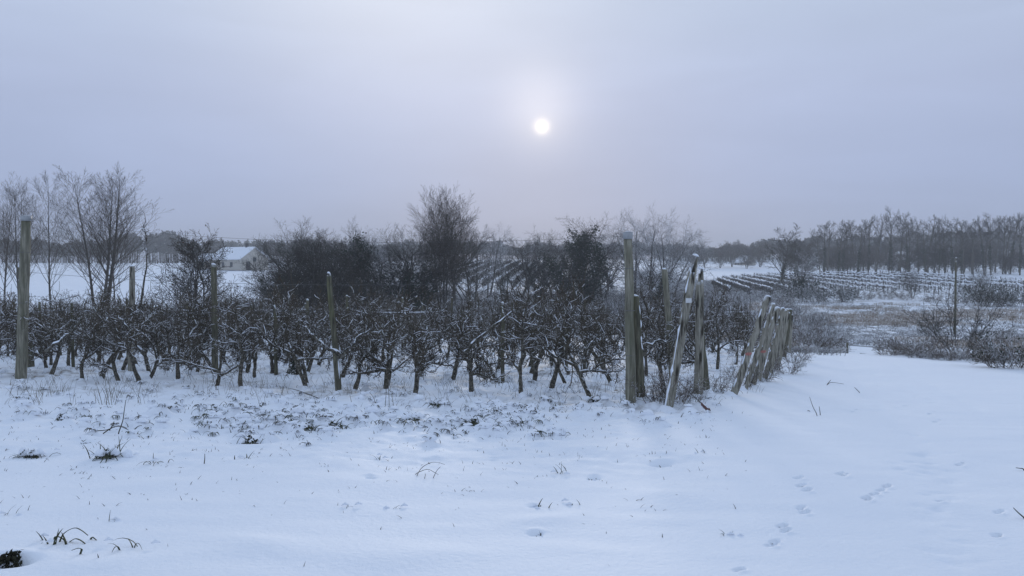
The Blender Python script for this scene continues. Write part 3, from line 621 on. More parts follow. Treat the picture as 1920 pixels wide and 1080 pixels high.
# ------------------------------------------------------------------ shrubs and brambles
def shrub_proto(name, n, R, H, r, mt, arch=-.10, leaf=None):
    root = thing(name, 'x', 'shrub'); S = [dict(n=5, jit=.12, up=arch, taper=.4, kids=7, t0=.2, ang=45, lr=.45, rr=.65), dict(n=3, jit=.16, up=-.02, taper=.4, kids=4, t0=.1, ang=45, lr=.5, rr=.7, rmin=.004), dict(n=2, jit=.15, up=0, rmin=.004)]
    out = [[], [], []]
    for _ in range(n):
        a = random.random()*6.28; q = random.random()**.5*R*.6
        grow(out, (q*math.cos(a), q*math.sin(a), -.05), nrm((math.cos(a)*.6, math.sin(a)*.6, random.uniform(.5, 1.4))), H*random.uniform(.7, 1.3), r, 0, S)
    to_mb(out, [3, 3, 3], r*.45).build('stems', M[mt], root)
    if leaf:
        k, sz, ml = leaf; e = np.array([p[0][-1] for p in out[1]]); lb = MB(); lb.leaves(e[rng.integers(0, len(e), k)]+rng.normal(size=(k, 3))*.08, sz); lb.build('leaves', M[ml], root, smooth=False)
    return Proto(root)
sA = [shrub_proto('bramble_bush', 26, 1.0, 1.3, .016, 'bramble') for _ in range(2)]
sB = shrub_proto('bare_shrub', 22, .6, 2.0, .013, 'twigdark', .05)
sC = [shrub_proto('evergreen_bush', 22, 1.0, 1.3, .016, 'twigsnow', -.06, (700, .045, 'ivy')) for _ in range(2)]
def shrub(p, px, py, s, label, group=None, dist=None):
    x, y = (X(px, dist), dist) if dist else G(px, py); o_ = p.place((x, y, Z(x, y)-.04), random.random()*6.28, s, label, group)
    if group: pend(o_, px, label)
    return o_
sS = [shrub_proto('frosted_bush', 30, 1.1, 1.2, .014, 'twigsnow', -.04) for _ in range(2)]
# bramble thicket behind the orchard end (right of the leaning posts)
gb = 'bramble thicket behind the orchard end'
for px, py, s in ((1492, 612, 1.3), (1510, 622, 1.5), (1528, 640, 1.2), (1500, 645, 1.1), (1545, 652, 1.0), (1520, 658, .9), (1560, 640, .9), (1470, 600, 1.4), (1450, 592, 1.4), (1490, 590, 1.5), (1566, 660, .6), (1540, 610, .9)):
    shrub(random.choice(sA+sS), px, py, s*.9, 'end-post bramble', gb)
shrub(sB, 1803, 668, 1.25, 'bare many-stemmed shrub at the foot of the thin pole on the right')
shrub(sB, 1750, 632, .8, 'small bare shrub left of the thin pole, on the rough meadow')
shrub(sC[0], 1905, 690, .75, 'snow-capped leafy bush cut by the right edge, nearest on that side')
shrub(sA[0], 1884, 688, .7, 'bramble stems beside the bush at the right edge')
ge = 'low snowy bushes along the far side of the field'
for px, py, s in ((1690, 668, .55), (1720, 670, .6), (1742, 672, .55), (1665, 668, .45), (1770, 675, .4), (1850, 678, .5), (1830, 672, .45), (1870, 680, .5)):
    shrub(sA[1], px, py, s, 'low bramble edging the field', ge)
gf = 'dark bushes at the right of the rough meadow'
for px, py, s in ((1830, 648, 1.1), (1858, 650, 1.2), (1890, 650, 1.2), (1915, 645, 1.3), (1845, 638, 1.0), (1880, 636, 1.2)):
    shrub(random.choice(sC+sA+sA), px, py, s*.42, 'dark bush on the rough meadow', gf)
gg = 'bushes in front of the right-hand vines'
for px, py, s in ((1495, 566, 2.0), (1530, 567, 1.6), (1562, 566, 1.9), (1585, 565, 1.6), (1830, 572, 2.2), (1855, 572, 2.0), (1885, 574, 1.7), (1915, 574, 1.8), (1800, 568, 1.2), (1700, 562, 1.0), (1660, 560, .9), (1620, 562, 1.1), (1750, 566, 1.0)):
    shrub(random.choice(sC if px % 2 or px > 1800 or px < 1600 else sA), px, py, s, 'dark bush before the vines', gg)
gh = 'hedge bushes behind the orchard'
for i in range(118):        # hedge line closing the back of the orchard
    px = -20+i*12.7+random.uniform(-8, 8); dist = random.uniform(44, 60) if px < 1250 else random.uniform(55, 78)
    if (px < 430 and random.random() < .6) or (px > 720 and random.random() < .35): continue
    p = random.choice(sA+sS+([sB]*3 if 500 < px < 820 else []) + [sB]) if px < 720 else random.choice(sS+sS+sS+[sA[0], sB]); s = random.uniform(.95, 1.5)*(1.2 if 430 < px < 720 else .72)
    shrub(p, px, 0, s, 'hedge bush behind the orchard', gh, dist=dist)
gi = 'frosted scrub below the middle vineyard'
for i in range(80):
    px = 765+i*7.2; shrub(random.choice([sA[0]]+sS+sS+sS), px, 0, random.uniform(.8, 1.4), 'frosted scrub bush', gi, dist=random.uniform(76, 104))

# ------------------------------------------------------------------ tawny grasses of the rough meadow
def meadow():
    mb = MB(); mf = MB()
    for _ in range(11000):
        d = math.exp(random.uniform(math.log(40), math.log(105))); ph = math.radians(random.uniform(12, 38)); x, y = d*math.sin(ph), d*math.cos(ph)
        dens = float(vnoise(np.array(x), np.array(y), 7, 21))+float(vnoise(np.array(x), np.array(y), 2, 22))*.5
        if float(rough_mask(np.array(x), np.array(y))) < .5: continue
        tawny = dens > .06
        if not tawny and random.random() < .6: continue
        z = Z(x, y); h = random.uniform(.15, .45) if tawny else random.uniform(.08, .28)
        for _ in range(6):
            dx, dy = random.gauss(0, .2), random.gauss(0, .2); bx, by = x+random.gauss(0, .2), y+random.gauss(0, .2)
            (mb if tawny else mf).tube([(bx, by, z-.05), (bx+dx*.5, by+dy*.5, z+h*.8), (bx+dx*1.5, by+dy*1.5, z+h*random.uniform(.5, 1.0))], [.014, .010, .006], 3)
    tag(mb.build('meadow_grass', M['rushes']), 'tawny frosted grass over the rough meadow beyond the snow field', 'grass', kind='stuff')
    tag(mf.build('frosted_grass', M['twigsnow']), 'low frosted weeds over the rough meadow beyond the snow field', 'grass', kind='stuff')
meadow()
def undergrowth():
    mb = MB(); n = 0
    for _ in range(3000):      # between the nearest vine rows
        d = random.uniform(95, 150); px = random.uniform(1180, 1480); x = X(px, d); z = float(base_z(x, d)); h = random.uniform(.2, .6)
        for _ in range(5):
            bx, by = x+random.gauss(0, .5), d+random.gauss(0, .5); mb.tube([(bx, by, z-.1), (bx+random.gauss(0, .2), by, z+h*.7), (bx+random.gauss(0, .35), by, z+h)], [.04, .03, .02], 3)
    me_ = MB()
    for _ in range(330):       # ragged far edge of the smooth field
        px = random.uniform(1470, 1960)
        if 1582 < px < 1722: continue
        y = random.uniform(27.5, 33)-(px-1500)*.006; x = X(px, y); z = Z(x, y); h = random.uniform(.08, .30)*(.6 if 1590 < px < 1700 else 1)
        for _ in range(6):
            bx, by = x+random.gauss(0, .15), y+random.gauss(0, .15); me_.tube([(bx, by, z-.05), (bx+random.gauss(0, .12), by, z+h*.7), (bx+random.gauss(0, .25), by, z+h*random.uniform(.5, 1))], [.010, .007, .004], 3)
    while n < 4200:
        d = math.exp(random.uniform(math.log(46), math.log(104))); px = random.uniform(560, 1420) if n % 3 else random.uniform(1300, 1950); x = X(px, d)
        if px > 1400: n += .5; continue
        if px > 1400 and float(vnoise(np.array(x), np.array(d), 6, 31)) < .03: n += .3; continue
        n += 1; z = float(base_z(x, d)); h = random.uniform(.4, 1.3)*(1 if px < 1400 else .5)
        for _ in range(7):
            dx, dy = random.gauss(0, .35), random.gauss(0, .35); bx, by = x+random.gauss(0, .35), d+random.gauss(0, .35)
            mb.tube([(bx, by, z-.1), (bx+dx*.5, by+dy*.5, z+h*.7), (bx+dx*1.3, by+dy*1.3, z+h*random.uniform(.6, 1.1))], [.022, .016, .010], 3)
    tag(me_.build('edge_grass', M['twigsnow']), 'frosted grasses and twigs along the far edge of the smooth field', 'grass', kind='stuff')
    tag(mb.build('undergrowth', M['twigsnow']), 'frosted tangled undergrowth between the orchard and the vineyards', 'undergrowth', kind='stuff')
undergrowth()

# ------------------------------------------------------------------ orchard trees
def apple_proto(k):
    root = thing('apple_tree', 'x', 'fruit tree'); out = [[], [], [], []]
    S = [dict(n=7, jit=.24, up=.045, taper=.35, kids=12, t0=.08, ang=58, dang=22, lr=.42, rr=.50, shape=lambda t: 1.1-.2*t),
         dict(n=4, jit=.30, up=.15, taper=.45, kids=6, t0=.1, ang=48, dang=18, lr=.55, rr=.55, rmin=.007),
         dict(n=3, jit=.30, up=.05, taper=.5, kids=3, t0=.1, ang=50, dang=15, lr=.5, rr=.6, rmin=.0045), dict(n=2, jit=.2, up=0, rmin=.0035)]
    lean = random.uniform(-.55, .55); h = random.uniform(.38, .85); r = random.uniform(.032, .052)
    n = 9; pts = []; rad = []; x = 0; y = 0; vx = lean; vy = random.gauss(0, .12)
    for i in range(n+1):
        t = i/n; pts.append((x, y, -.12+(h+.12)*t)); rad.append(r*(1.2-.4*t+random.uniform(-.13, .13))+(.02 if i == 0 else 0))
        vx += random.gauss(0, .16)-.10*lean; vy += random.gauss(0, .10); x += vx*h/n; y += vy*h/n
    tr = MB(); tr.tube(pts, rad, 8); top = pts[-1]
    kind = k % 4
    dirs = [(-.6, 1.0), (.7, .7)] if kind == 0 else [(-1, .5), (.5, 1.3)] if kind == 1 else [(random.choice((-1, 1)), .45), (random.choice((-.3, .3)), 1.5)] if kind == 2 else [(-.5, 1.2), (.9, .35)]
    for q, (s, u) in enumerate(dirs):
        start = tuple(pts[random.choice((-1, -2, -3, -4))])
        grow(out, start, nrm((s*random.uniform(.8, 1.4), random.gauss(0, .3), u*random.uniform(.8, 1.2))), random.uniform(.65, 1.1), r*random.uniform(.55, .75), 0, S)
    grow(out, top, nrm((lean*.4+random.gauss(0, .2), random.gauss(0, .15), 1)), random.uniform(.95, 1.35)-max(h-.7, 0), r*.72, 0, S)
    for pts_, rad_ in out[0]: tr.tube(pts_, rad_, 6)
    tr.build('trunk', M['apple'], root)
    cr = MB()
    for pts_, rad_ in out[1]: cr.tube(pts_, [max(q, .007) for q in rad_], 4)
    for L in out[2:]:
        for pts_, rad_ in L: cr.tube(pts_, [max(q, .0042) for q in rad_], 3)
    for _ in range(random.randint(5, 10)):      # short twigs low on the trunk
        j = random.randint(2, n-1); a = random.random()*6.28; q = [pts[j]]
        for i in range(4): q.append((q[-1][0]+math.cos(a)*.06+random.gauss(0, .02), q[-1][1]+math.sin(a)*.05, q[-1][2]+random.uniform(.02, .10)))
        tr.tube(q, [.009, .008, .007, .005, .004], 3)
    # suckers and second stems from the base
    for _ in range(random.randint(2, 4)):
        a = random.gauss(0, .4); q = [(random.gauss(0, .05), random.gauss(0, .05), -.05)]; L_ = random.uniform(.9, 1.6)
        for i in range(6): q.append((q[-1][0]+a*L_/6+random.gauss(0, .03), q[-1][1]+random.gauss(0, .035), q[-1][2]+L_/6)); a *= .8
        tr.tube(q, [.020, .018, .016, .015, .013, .011, .008], 5)
    # a few long water shoots
    for _ in range(random.randint(12, 20)):
        b = random.choice(out[1])[0][2]; q = [b]
        for i in range(4): q.append((q[-1][0]+random.gauss(0, .05), q[-1][1]+random.gauss(0, .05), q[-1][2]+random.uniform(.07, .20)))
        cr.tube(q, [.008, .007, .006, .005, .004], 3)
    ends = np.array([q[0][-1] for q in out[2]]); cr.leaves(ends[rng.integers(0, len(ends), 260)]+rng.normal(size=(260, 3))*.012, .008, 1.2)
    cr.build('branches', M['appletwig'], root)
    sn = MB()
    for L, pr in ((out[0], .9), (out[1], .6), (out[2], .28)):
        for pts_, rad_ in L:
            for a in range(0, len(pts_)-2, 3):
                if random.random() > pr: continue
                b = min(len(pts_), a+random.randint(3, 4)); P_ = pts_[a:b]; R2 = rad_[a:b]
                if len(P_) < 3: continue
                dz = abs(P_[-1][2]-P_[0][2])/(math.dist(P_[0], P_[-1])+1e-6)
                if dz > .85: continue
                sn.tube([(p[0]+random.gauss(0, .002), p[1], p[2]+q*.75+.003) for p, q in zip(P_, R2)], [max(q*.8, .006)*random.uniform(.7, 1.25) if 0 < i < len(P_)-1 else .003 for i, q in enumerate(R2)], 5)
    # snow plastered on one side of the trunk and in the crotch
    i = 0
    while i < n-2:
        m_ = random.randint(2, 3)
        if random.random() < .6: sn.tube([(pts[j][0]-rad[j]*.6, pts[j][1]-rad[j]*.5, pts[j][2]+.01) for j in range(i, min(i+m_+1, n+1))], [.004]+[rad[j]*random.uniform(.35, .6) for j in range(i+1, min(i+m_, n))]+[.004], 6)
        i += m_
    sn.tube([(pts[0][0], -.02, -.05), (pts[1][0], -.01, .02), (pts[1][0], 0, .08)], [r*2.6, r*2.0, r*1.0], 8)
    sn.build('snow', M['snow'], root)
    return Proto(root)
apples = [apple_proto(k) for k in range(16)]
ROWS = [(1.9, 13.5), (3.7, 15.6), (4.8, 17.6), (5.8, 19.8), (6.8, 22.2), (7.9, 24.8), (9.0, 27.6), (10.2, 30.4), (11.3, 33.2)]
RDX, RDY = -1/math.hypot(1, .33), .33/math.hypot(1, .33); RANG = math.atan2(.33, -1)
ordw = ['first', 'second', 'third', 'fourth', 'fifth', 'sixth', 'seventh', 'eighth', 'ninth']
FR = [(1108, 752, 'apple tree with two leaning trunks close left of the tall capped post'), (982, 748, 'apple tree whose trunk base is plastered with snow left of the leaning twin-trunk tree'), (885, 741, 'apple tree leaning left with one long bare branch rising to the right'),
      (777, 741, 'apple tree with a snow-streaked trunk in the middle of the front row'), (664, 735, 'apple tree leaning right just beside the pointed weathered post'), (580, 726, 'thin apple trunk standing left of the pointed weathered post'),
      (476, 713, 'apple tree with a slim forked trunk right of the dark wooden post'), (368, 704, 'apple tree directly left of the dark wooden post'), (278, 711, 'apple tree with a snow-laden limb right of the grey wooden post'), (186, 712, 'apple tree with a short crooked trunk between the tall left post and the grey post'), (88, 700, 'apple tree with a snow-covered side limb right of the tall left post'), (1035, 738, 'apple tree behind the snow-plastered trunk in the front row'), (722, 722, 'apple tree set back between two front-row trunks in the middle')]
for i, (px, py, lab) in enumerate(FR):
    x, y = G(px, py); apples[i % 16].place((x, y, Z(x, y)), RANG+random.choice((0, math.pi))+random.gauss(0, .2), random.uniform(.92, 1.08), lab, 'apple trees of the orchard')
FXY = [G(px, py) for px, py, _ in FR]
for ri, (sx, sy) in enumerate(ROWS):
    s = .6; L = 60
    while s < L:
        x = sx+RDX*s+random.gauss(0, .1); y = sy+RDY*s+random.gauss(0, .15)
        if X(0, y)-3 > x: break
        if ri or (all(math.hypot(x-a, y-b) > .42 for a, b in FXY)):
            o_ = random.choice(apples).place((x, y, Z(x, y)-.02), RANG+random.choice((0, math.pi))+random.gauss(0, .25), (random.uniform(.85, 1.15),)*2+(random.uniform(.84, 1.16),),
                'x', 'apple trees of the orchard')
            pend(o_, 960+F*x/y, 'apple tree, %s orchard row' % ordw[ri])
        s += random.uniform(.68, 1.25)*(1 if ri < 5 else 1.2)

# long snow-lined branches of the front row
def bit(root, name, pts, rad, sides):
    b = MB(); b.tube(pts, rad, sides); b.build(name, M['snow'], root)
def limb(label, pts3, r, name='apple_branch'):
    root = thing(name, label, 'branch', pts3[0]); o = pts3[0]; P_ = [tuple(Vector(p)-Vector(o)) for p in pts3]; n = len(P_)
    fine = []
    for i in range(n-1):
        for k in range(3):
            t = k/3; fine.append(tuple(P_[i][a]*(1-t)+P_[i+1][a]*t+random.gauss(0, .016) for a in range(3)))
    fine.append(P_[-1]); m = len(fine); rad = [r*(1-.7*i/m)*random.uniform(.85, 1.15) for i in range(m)]
    w = MB(); w.tube(fine, rad, 7)
    for _ in range(26):
        b = random.choice(fine[2:]); q = [b]
        for _ in range(3): q.append(tuple(q[-1][a]+random.gauss(.03 if a == 2 else 0, .06) for a in range(3)))
        w.tube(q, [.009, .008, .006, .005], 3)
    w.build('wood', M['apple'], root); s = MB(); i = 1
    while i < m-3:
        k = random.randint(3, 6); f = list(zip(fine[i:i+k], rad[i:i+k])); bit(root, 'snow_strip', [(p[0], p[1]-.003, p[2]+q*.75) for p, q in f], [.004]+[q*random.uniform(.45, .9)+.002 for p, q in f[1:-1]]+[.004], 6); i += k-(random.random() < .7)
limb('long snow-lined branch rising right in the middle of the front row', [D(878, 680, 14.7), D(868, 668, 14.5), D(884, 645, 14.3), D(915, 620, 14.2), D(950, 595, 14.1), D(968, 556, 14.1)], .035)
limb('thick snow-capped branch forking left from the pointed weathered post', [D(646, 672, 14.3), D(632, 662, 14.2), D(606, 648, 14.1), D(590, 632, 14.1), D(572, 612, 14.1)], .040)
limb('snow-capped branch forking right from the pointed weathered post', [D(640, 670, 14.2), D(655, 652, 14.1), D(668, 634, 14.1), D(694, 618, 14.0)], .034)
limb('snow-covered branch reaching right at the foot of the left orchard post', [D(86, 660, 16.6), D(112, 640, 16.5), D(130, 626, 16.5), D(150, 600, 16.5)], .035)
limb('snow-laden limb curving down beside the grey wooden post', [D(275, 672, 16.4), D(262, 655, 16.3), D(250, 632, 16.2), D(240, 612, 16.2), D(222, 596, 16.2)], .035)
limb('snow-laden branch bending left from the slim forked trunk', [D(478, 680, 16.0), D(480, 655, 16.0), D(494, 632, 15.9), D(520, 622, 15.9)], .03)
limb('bare branch bowing out in front of the twin-trunk tree left of the capped post', [D(1096, 690, 13.6), D(1094, 665, 13.5), D(1108, 645, 13.4), D(1122, 628, 13.4)], .03)
limb('crooked bare branch reaching high above the orchard near its left side', [D(258, 600, 20), D(268, 540, 20), D(276, 480, 20), D(272, 440, 20), D(268, 424, 20)], .03)
limb('short snowy branch held out horizontally left of the pale leaning post', [D(1205, 648, 15.2), D(1230, 640, 15.2), D(1256, 637, 15.2)], .03)

# ------------------------------------------------------------------ orchard posts
def post(name, label, bpx, tpx, wpx, mt, cap=False, group=None, snow=0, lean_d=0, taper=.85, marks=(), split=False, dist=None):
    x, y = G(*bpx) if dist is None else (X(bpx[0], dist), dist); b = Vector((x, y, Z(x, y)-.15)); t = D(tpx[0], tpx[1], y+lean_d); r = wpx*.93/2/F*y
    root = thing(name, label, 'post', b, 0, group); w = MB(); n = 12; ax = t-b; L = ax.length
    pts = []; rad = []; ph = random.random()*6
    for i in range(n+1):
        s = i/n; bow = math.sin(s*3.14)*.02*random.uniform(-.2, 1); pts.append(tuple(ax*s+Vector((bow, 0, 0)))); rad.append(r*(1.06+(taper-1.06)*s)*(1+random.uniform(-.04, .04)))
    if split:        # weathered pole split along the grain: several staves of uneven height
        for k in range(5):
            a = k*1.26+.3; o_ = Vector((math.cos(a), math.sin(a), 0))*r*.5; top = random.uniform(.88, 1.0) if k else 1
            q = [tuple(ax*s*top+o_*(1+.15*math.sin(s*5+k))) for s in [i/n for i in range(n+1)]]; w.tube(q, [r*.55*(1.1-.25*i/n)*(1+random.uniform(-.12, .12)) for i in range(n)]+[r*.25], 7)
    else: w.tube(pts, rad, 12)
    w.build('pole', M[mt], root)
    tp = Vector(pts[-1])
    if cap:
        c = MB(); c.tube([tuple(tp+Vector((0, 0, -.10))), tuple(tp+Vector((0, 0, .018))), tuple(tp+Vector((0, 0, .03)))], [rad[-1]*1.2, rad[-1]*1.22, rad[-1]*.5], 10); c.build('metal_cap', M['metal'], root)
    if not cap: bit(root, 'snow_cap', [tuple(tp+Vector((0, 0, -.005))), tuple(tp+Vector((.006, 0, .014))), tuple(tp+Vector((.01, 0, .026)))], [rad[-1]*.98, rad[-1]*.8, rad[-1]*.25], 9)
    if snow:         # wind-packed snow along the upper or windward side, in broken lengths
        side = Vector((-.88 if ax.x > 0 else .88, -.5, .3)).normalized(); i = 0
        while i < n-1:
            k = random.randint(2, 4)
            if random.random() < snow:
                seg = [Vector(pts[min(i+q, n)])+side*rad[min(i+q, n)]*(.85 if split else .7) for q in range(k+1)]
                f = []
                for q in range(len(seg)-1): f += [tuple(seg[q]), tuple((seg[q]+seg[q+1])/2+Vector((random.gauss(0, .006), 0, 0)))]
                f.append(tuple(seg[-1])); bit(root, 'snow_streak', f, [.006]+[r*.32*random.uniform(.4, 1.3) for _ in f[1:-1]]+[.006], 6)
            i += k
    bit(root, 'snow_collar', [(0, 0, .06), (0, 0, .15), (.0, 0, .22)], [r*2.8, r*2.0, r*.9], 9)
    for mk in marks:
        kind, py_ = mk; s = (py_-bpx[1])/(tpx[1]-bpx[1]); c = ax*s
        m_ = MB()
        if kind == 'red':
            d = ax.normalized(); j = (.010, .024, .030, .026, .032, .020, .008); n0 = []
            for a_ in range(7):
                th = math.radians(-150+a_*16); n0.append(Vector((math.cos(th), math.sin(th), 0))*r*1.12)
            for a_ in range(6): m_.face([tuple(c-d*j[a_]+n0[a_]), tuple(c-d*j[a_+1]+n0[a_+1]), tuple(c+d*j[5-a_]+n0[a_+1]), tuple(c+d*j[6-a_]+n0[a_])])
            m_.build('paint_mark', M['redpaint'], root)
        if kind == 'tag': m_.box(tuple(c+Vector((0, -r*1.05, 0))), (.09, .015, .075)); m_.build('tag', M['white'], root)
        if kind == 'staple': m_.tube([tuple(c+Vector((-r*1.15, -.02, 0))), tuple(c+Vector((0, -r*1.15, .005))), tuple(c+Vector((r*1.15, -.02, 0)))], [.006, .006, .006], 5); m_.build('wire_tie', M['wire'], root)
    return b, t
bA, tA = post('wooden_post', 'tall smooth greenish wooden post with metal cap at the far left', (38, 712), (49, 406), 20, 'postgreen', cap=True, marks=(('staple', 470), ('staple', 560), ('staple', 640)))
post('wooden_post', 'dark rough post hidden right behind the tall far left post', (60, 692), (38, 500), 12, 'postdark', snow=.3)
post('wooden_post', 'grey wooden post standing behind the snow-laden limb on the left', (245, 699), (248, 499), 12, 'postgrey', snow=.2)
post('wooden_post', 'dark wooden post with a pale edge left of the farmhouse view', (403, 708), (401, 496), 13, 'postdark', snow=.35)
post('wooden_post', 'weathered grey post with broken pointed top among the front apple trees', (636, 739), (616, 512), 12, 'postdark', taper=.55, snow=.15, split=True)
bE, tE = post('wooden_post', 'tallest smooth greenish wooden post with metal cap at the orchard corner', (1183, 762), (1177, 437), 20, 'postgreen', cap=True, marks=(('staple', 500), ('staple', 575), ('staple', 655)))
post('wooden_post', 'snow-plastered brace post leaning against the tallest capped post', (1203, 760), (1191, 555), 18, 'postdark', snow=1.0, taper=.9)
post('wooden_post', 'pale grey-green post leaning back between the capped post and the leaning end post', (1263, 722), (1246, 505), 14, 'postgreen')
post('wooden_post', 'large weathered post leaning right with snow along its left side', (1250, 768), (1304, 479), 19, 'postgrey', snow=.9, taper=.75, marks=(('tag', 558),), split=True)
post('wooden_post', 'upright split weathered post right beside the large leaning one', (1310, 744), (1313, 503), 18, 'postgrey', split=True)
post('wooden_post', 'dark short brace leaning left against the upright split post', (1327, 740), (1308, 560), 13, 'postdark')
LP = [((1440, 702), (1472, 582), 9, 0, 'slim weathered end post between the third and fourth leaning posts'), ((1392, 730), (1450, 570), 10, 0, 'slim weathered post just behind the nearest leaning end post'), ((1370, 742), (1440, 556), 15, 1, 'nearest leaning end post of the right row, with a red paint mark'), ((1405, 724), (1458, 577), 13, 1, 'second leaning end post of the right row, with a red paint mark'), ((1430, 714), (1468, 578), 11, 0, 'third leaning end post of the right row'),
      ((1418, 716), (1452, 590), 10, 0, 'thin post squeezed between the two red-marked end posts'), ((1446, 694), (1476, 580), 10, 0, 'fourth leaning end post of the right row'), ((1456, 688), (1478, 586), 9, 0, 'fifth leaning end post of the right row'), ((1468, 673), (1482, 580), 9, 0, 'dark upright post at the far end of the right row of leaning posts'), ((1478, 665), (1484, 590), 8, 0, 'farthest end post of the right row')]
for i, (b, t, w, red, lab) in enumerate(LP):
    post('leaning_post', lab, b, t, w, 'postgrey' if i != 8 else 'postdark', snow=.93, group='leaning end posts of the orchard rows', marks=((('red', 655 if i == 2 else 652),) if red else ()))
# intermediate stakes and top wires of the rows
stakes = None
def stake_proto():
    root = thing('row_stake', 'x', 'post'); w = MB(); w.tube([(0, 0, -.15), (.01, 0, .6), (0, .01, 1.3), (.01, 0, 1.82)], [.045, .043, .042, .036], 8); w.build('pole', M['postdark'], root)
    s = MB(); s.tube([(.01, 0, 1.815), (.01, 0, 1.835), (.01, 0, 1.845)], [.036, .028, .01], 8); s.build('snow', M['snow'], root); return Proto(root)
stk = stake_proto()
for ri, (sx, sy) in enumerate(ROWS):
    if ri:
        s = random.uniform(3, 5)
        while s < 50:
            x, y = sx+RDX*s, sy+RDY*s
            if X(0, y)-2 > x: break
            pend(stk.place((x, y, Z(x, y)), random.random()*6, (1, 1, random.uniform(.92, 1.12)), 'x', 'stakes of the orchard rows'), 960+F*x/y, 'thin dark stake, %s orchard row' % ordw[ri]); s += random.uniform(5.5, 7)
    Lr = 26+ri*3
    for hgt, rr_ in ((1.55, .004),):
        if ri in (1, 3, 5): continue
        pts = []
        for i in range(int(Lr*2)):
            s = i*.5; x, y = sx+RDX*s, sy+RDY*s; pts.append((x, y, float(base_z(x, y))+hgt+.035*math.sin(i*.55+ri)))
        root = thing('row_wire', 'trellis wire along the %s orchard row from the front' % ordw[ri], 'wire', pts[0])
        o = Vector(pts[0]); loc = [tuple(Vector(p)-o) for p in pts]; w = MB(); w.tube(loc, [rr_]*len(loc), 4); w.build('strand', M['wire'], root); sn = MB(); i = 1
        while i < len(loc)-6:
            k = random.randint(2, 5)
            if random.random() < (.0 if ri == 0 else .35): sn.tube([(p[0], p[1], p[2]+.012) for p in loc[i:i+k+1]], [.004]+[random.uniform(.008, .02) for _ in range(k-1)]+[.004], 5)
            i += k+1
        if ri: sn.build('snow', M['snow'], root)
def wire(label, a, b, sag, r=.005, n=24):
    pts = [tuple((b-a)*(i/n)+Vector((0, 0, -sag*4*(i/n)*(1-i/n)))) for i in range(n+1)]; w = MB(); w.tube(pts, [r]*(n+1), 4); o = w.build('wire', M['wire'], loc=a); tag(o, label, 'wire')
wire('thin wire strung between the two tall capped posts above the orchard', tA+Vector((0, 0, -.05)), tE+Vector((0, 0, -.05)), .28, .003)
wire('thin lower wire running left from the tallest capped post', D(1177, 520, bE.y), D(49, 510, bA.y), .2, .004)
wire('short wire stretched from the tallest capped post to the leaning snow-streaked post', D(1183, 455, bE.y), D(1300, 505, bE.y+.2), .03, .004)
# anchor cable with rusty rod
a = D(1268, 710, 13.6); x, y = G(1330, 776); b = Vector((x, y, Z(x, y)+.03)); root = thing('anchor_cable', 'dark guy cable ending in a thick rusty rod on the snow near the leaning post', 'cable', b)
c = b+(a-b)*.22; w = MB(); w.tube([tuple(a-b), tuple((a-b)*.55+Vector((0, 0, -.02))), tuple(c-b)], [.009, .009, .009], 5); w.build('cable', M['wire'], root)
w = MB(); w.tube([(0, 0, 0), tuple((c-b)*.15), tuple((c-b)*.85), tuple(c-b)], [.022, .034, .03, .012], 8); w.build('rod', M['rust'], root)
wire('loose wire hanging down beside the leaning posts at the orchard corner', D(1345, 560, 15), D(1352, 735, 14.6), 0, .005, 6)

# gate / pipe rail, thin pole, right corner
def pipe_gate():
    d0 = 31.0; a = D(1592, 647, d0); b = D(1706, 656, d0-.6); root = thing('pipe_gate', 'low thin pipe gate half sunk in snow at the far edge of the field', 'gate', (a.x, a.y, Z(a.x, a.y)))
    o = root.location
    for p, q in ((a, b), (D(1612, 663, d0), D(1682, 669, d0-.3))):
        w = MB(); w.tube([tuple(p.lerp(q, t)-o) for t in (0, .5, 1)], [.024]*3, 6); w.build('rail', M['metal'], root)
    for u, v in (((1589, 641), (1589, 652)), ((1706, 652), (1706, 668))):
        p = D(*u, d0); q = D(*v, d0); w = MB(); w.tube([tuple(q-o+Vector((0, 0, -.3))), tuple(q-o), tuple(p-o)], [.035, .035, .03], 7); w.build('gate_post', M['postdark'], root)
pipe_gate()
pa = D(1792, 617, 50)
x = X(1792, 50); root = thing('thin_pole', 'thin upright wooden pole on the rough meadow at the right', 'pole', (x, 50, Z(x, 50))); w = MB(); H = D(1792, 484, 50).z-root.location.z
w.tube([(0, 0, -.2), (.02, 0, H*.5), (-.01, 0, H)], [.075, .065, .05], 8); w.build('pole', M['postdark'], root); w = MB(); w.tube([(0, 0, H), (0, 0, H+.06)], [.06, .02], 6); w.build('snow', M['snow'], root)

# thicket of dry stems at the foot of the corner posts
sD = shrub_proto('dry_stems', 18, .35, .75, .007, 'bramble', .0)
for px, py, s, lab in ((1235, 762, .9, 'tangle of dry snowy stems at the foot of the large leaning post'), (1212, 758, .6, 'small tangle of dry stems between the capped post and the leaning post'), (1268, 758, .75, 'dry stems at the right foot of the large leaning post'), (1340, 735, .6, 'dry stems at the foot of the split upright post'), (1395, 726, .6, 'dry stems under the two red-marked posts'), (1428, 716, .7, 'dry snowy stems at the foot of the third leaning post'), (1475, 700, .8, 'dry snowy stems where the orchard edge meets the field'), (1488, 680, .8, 'dry stems at the far end of the leaning posts'), (1300, 752, .4, 'few dry stems beside the rusty rod')):
    shrub(sD, px, py, s, lab)
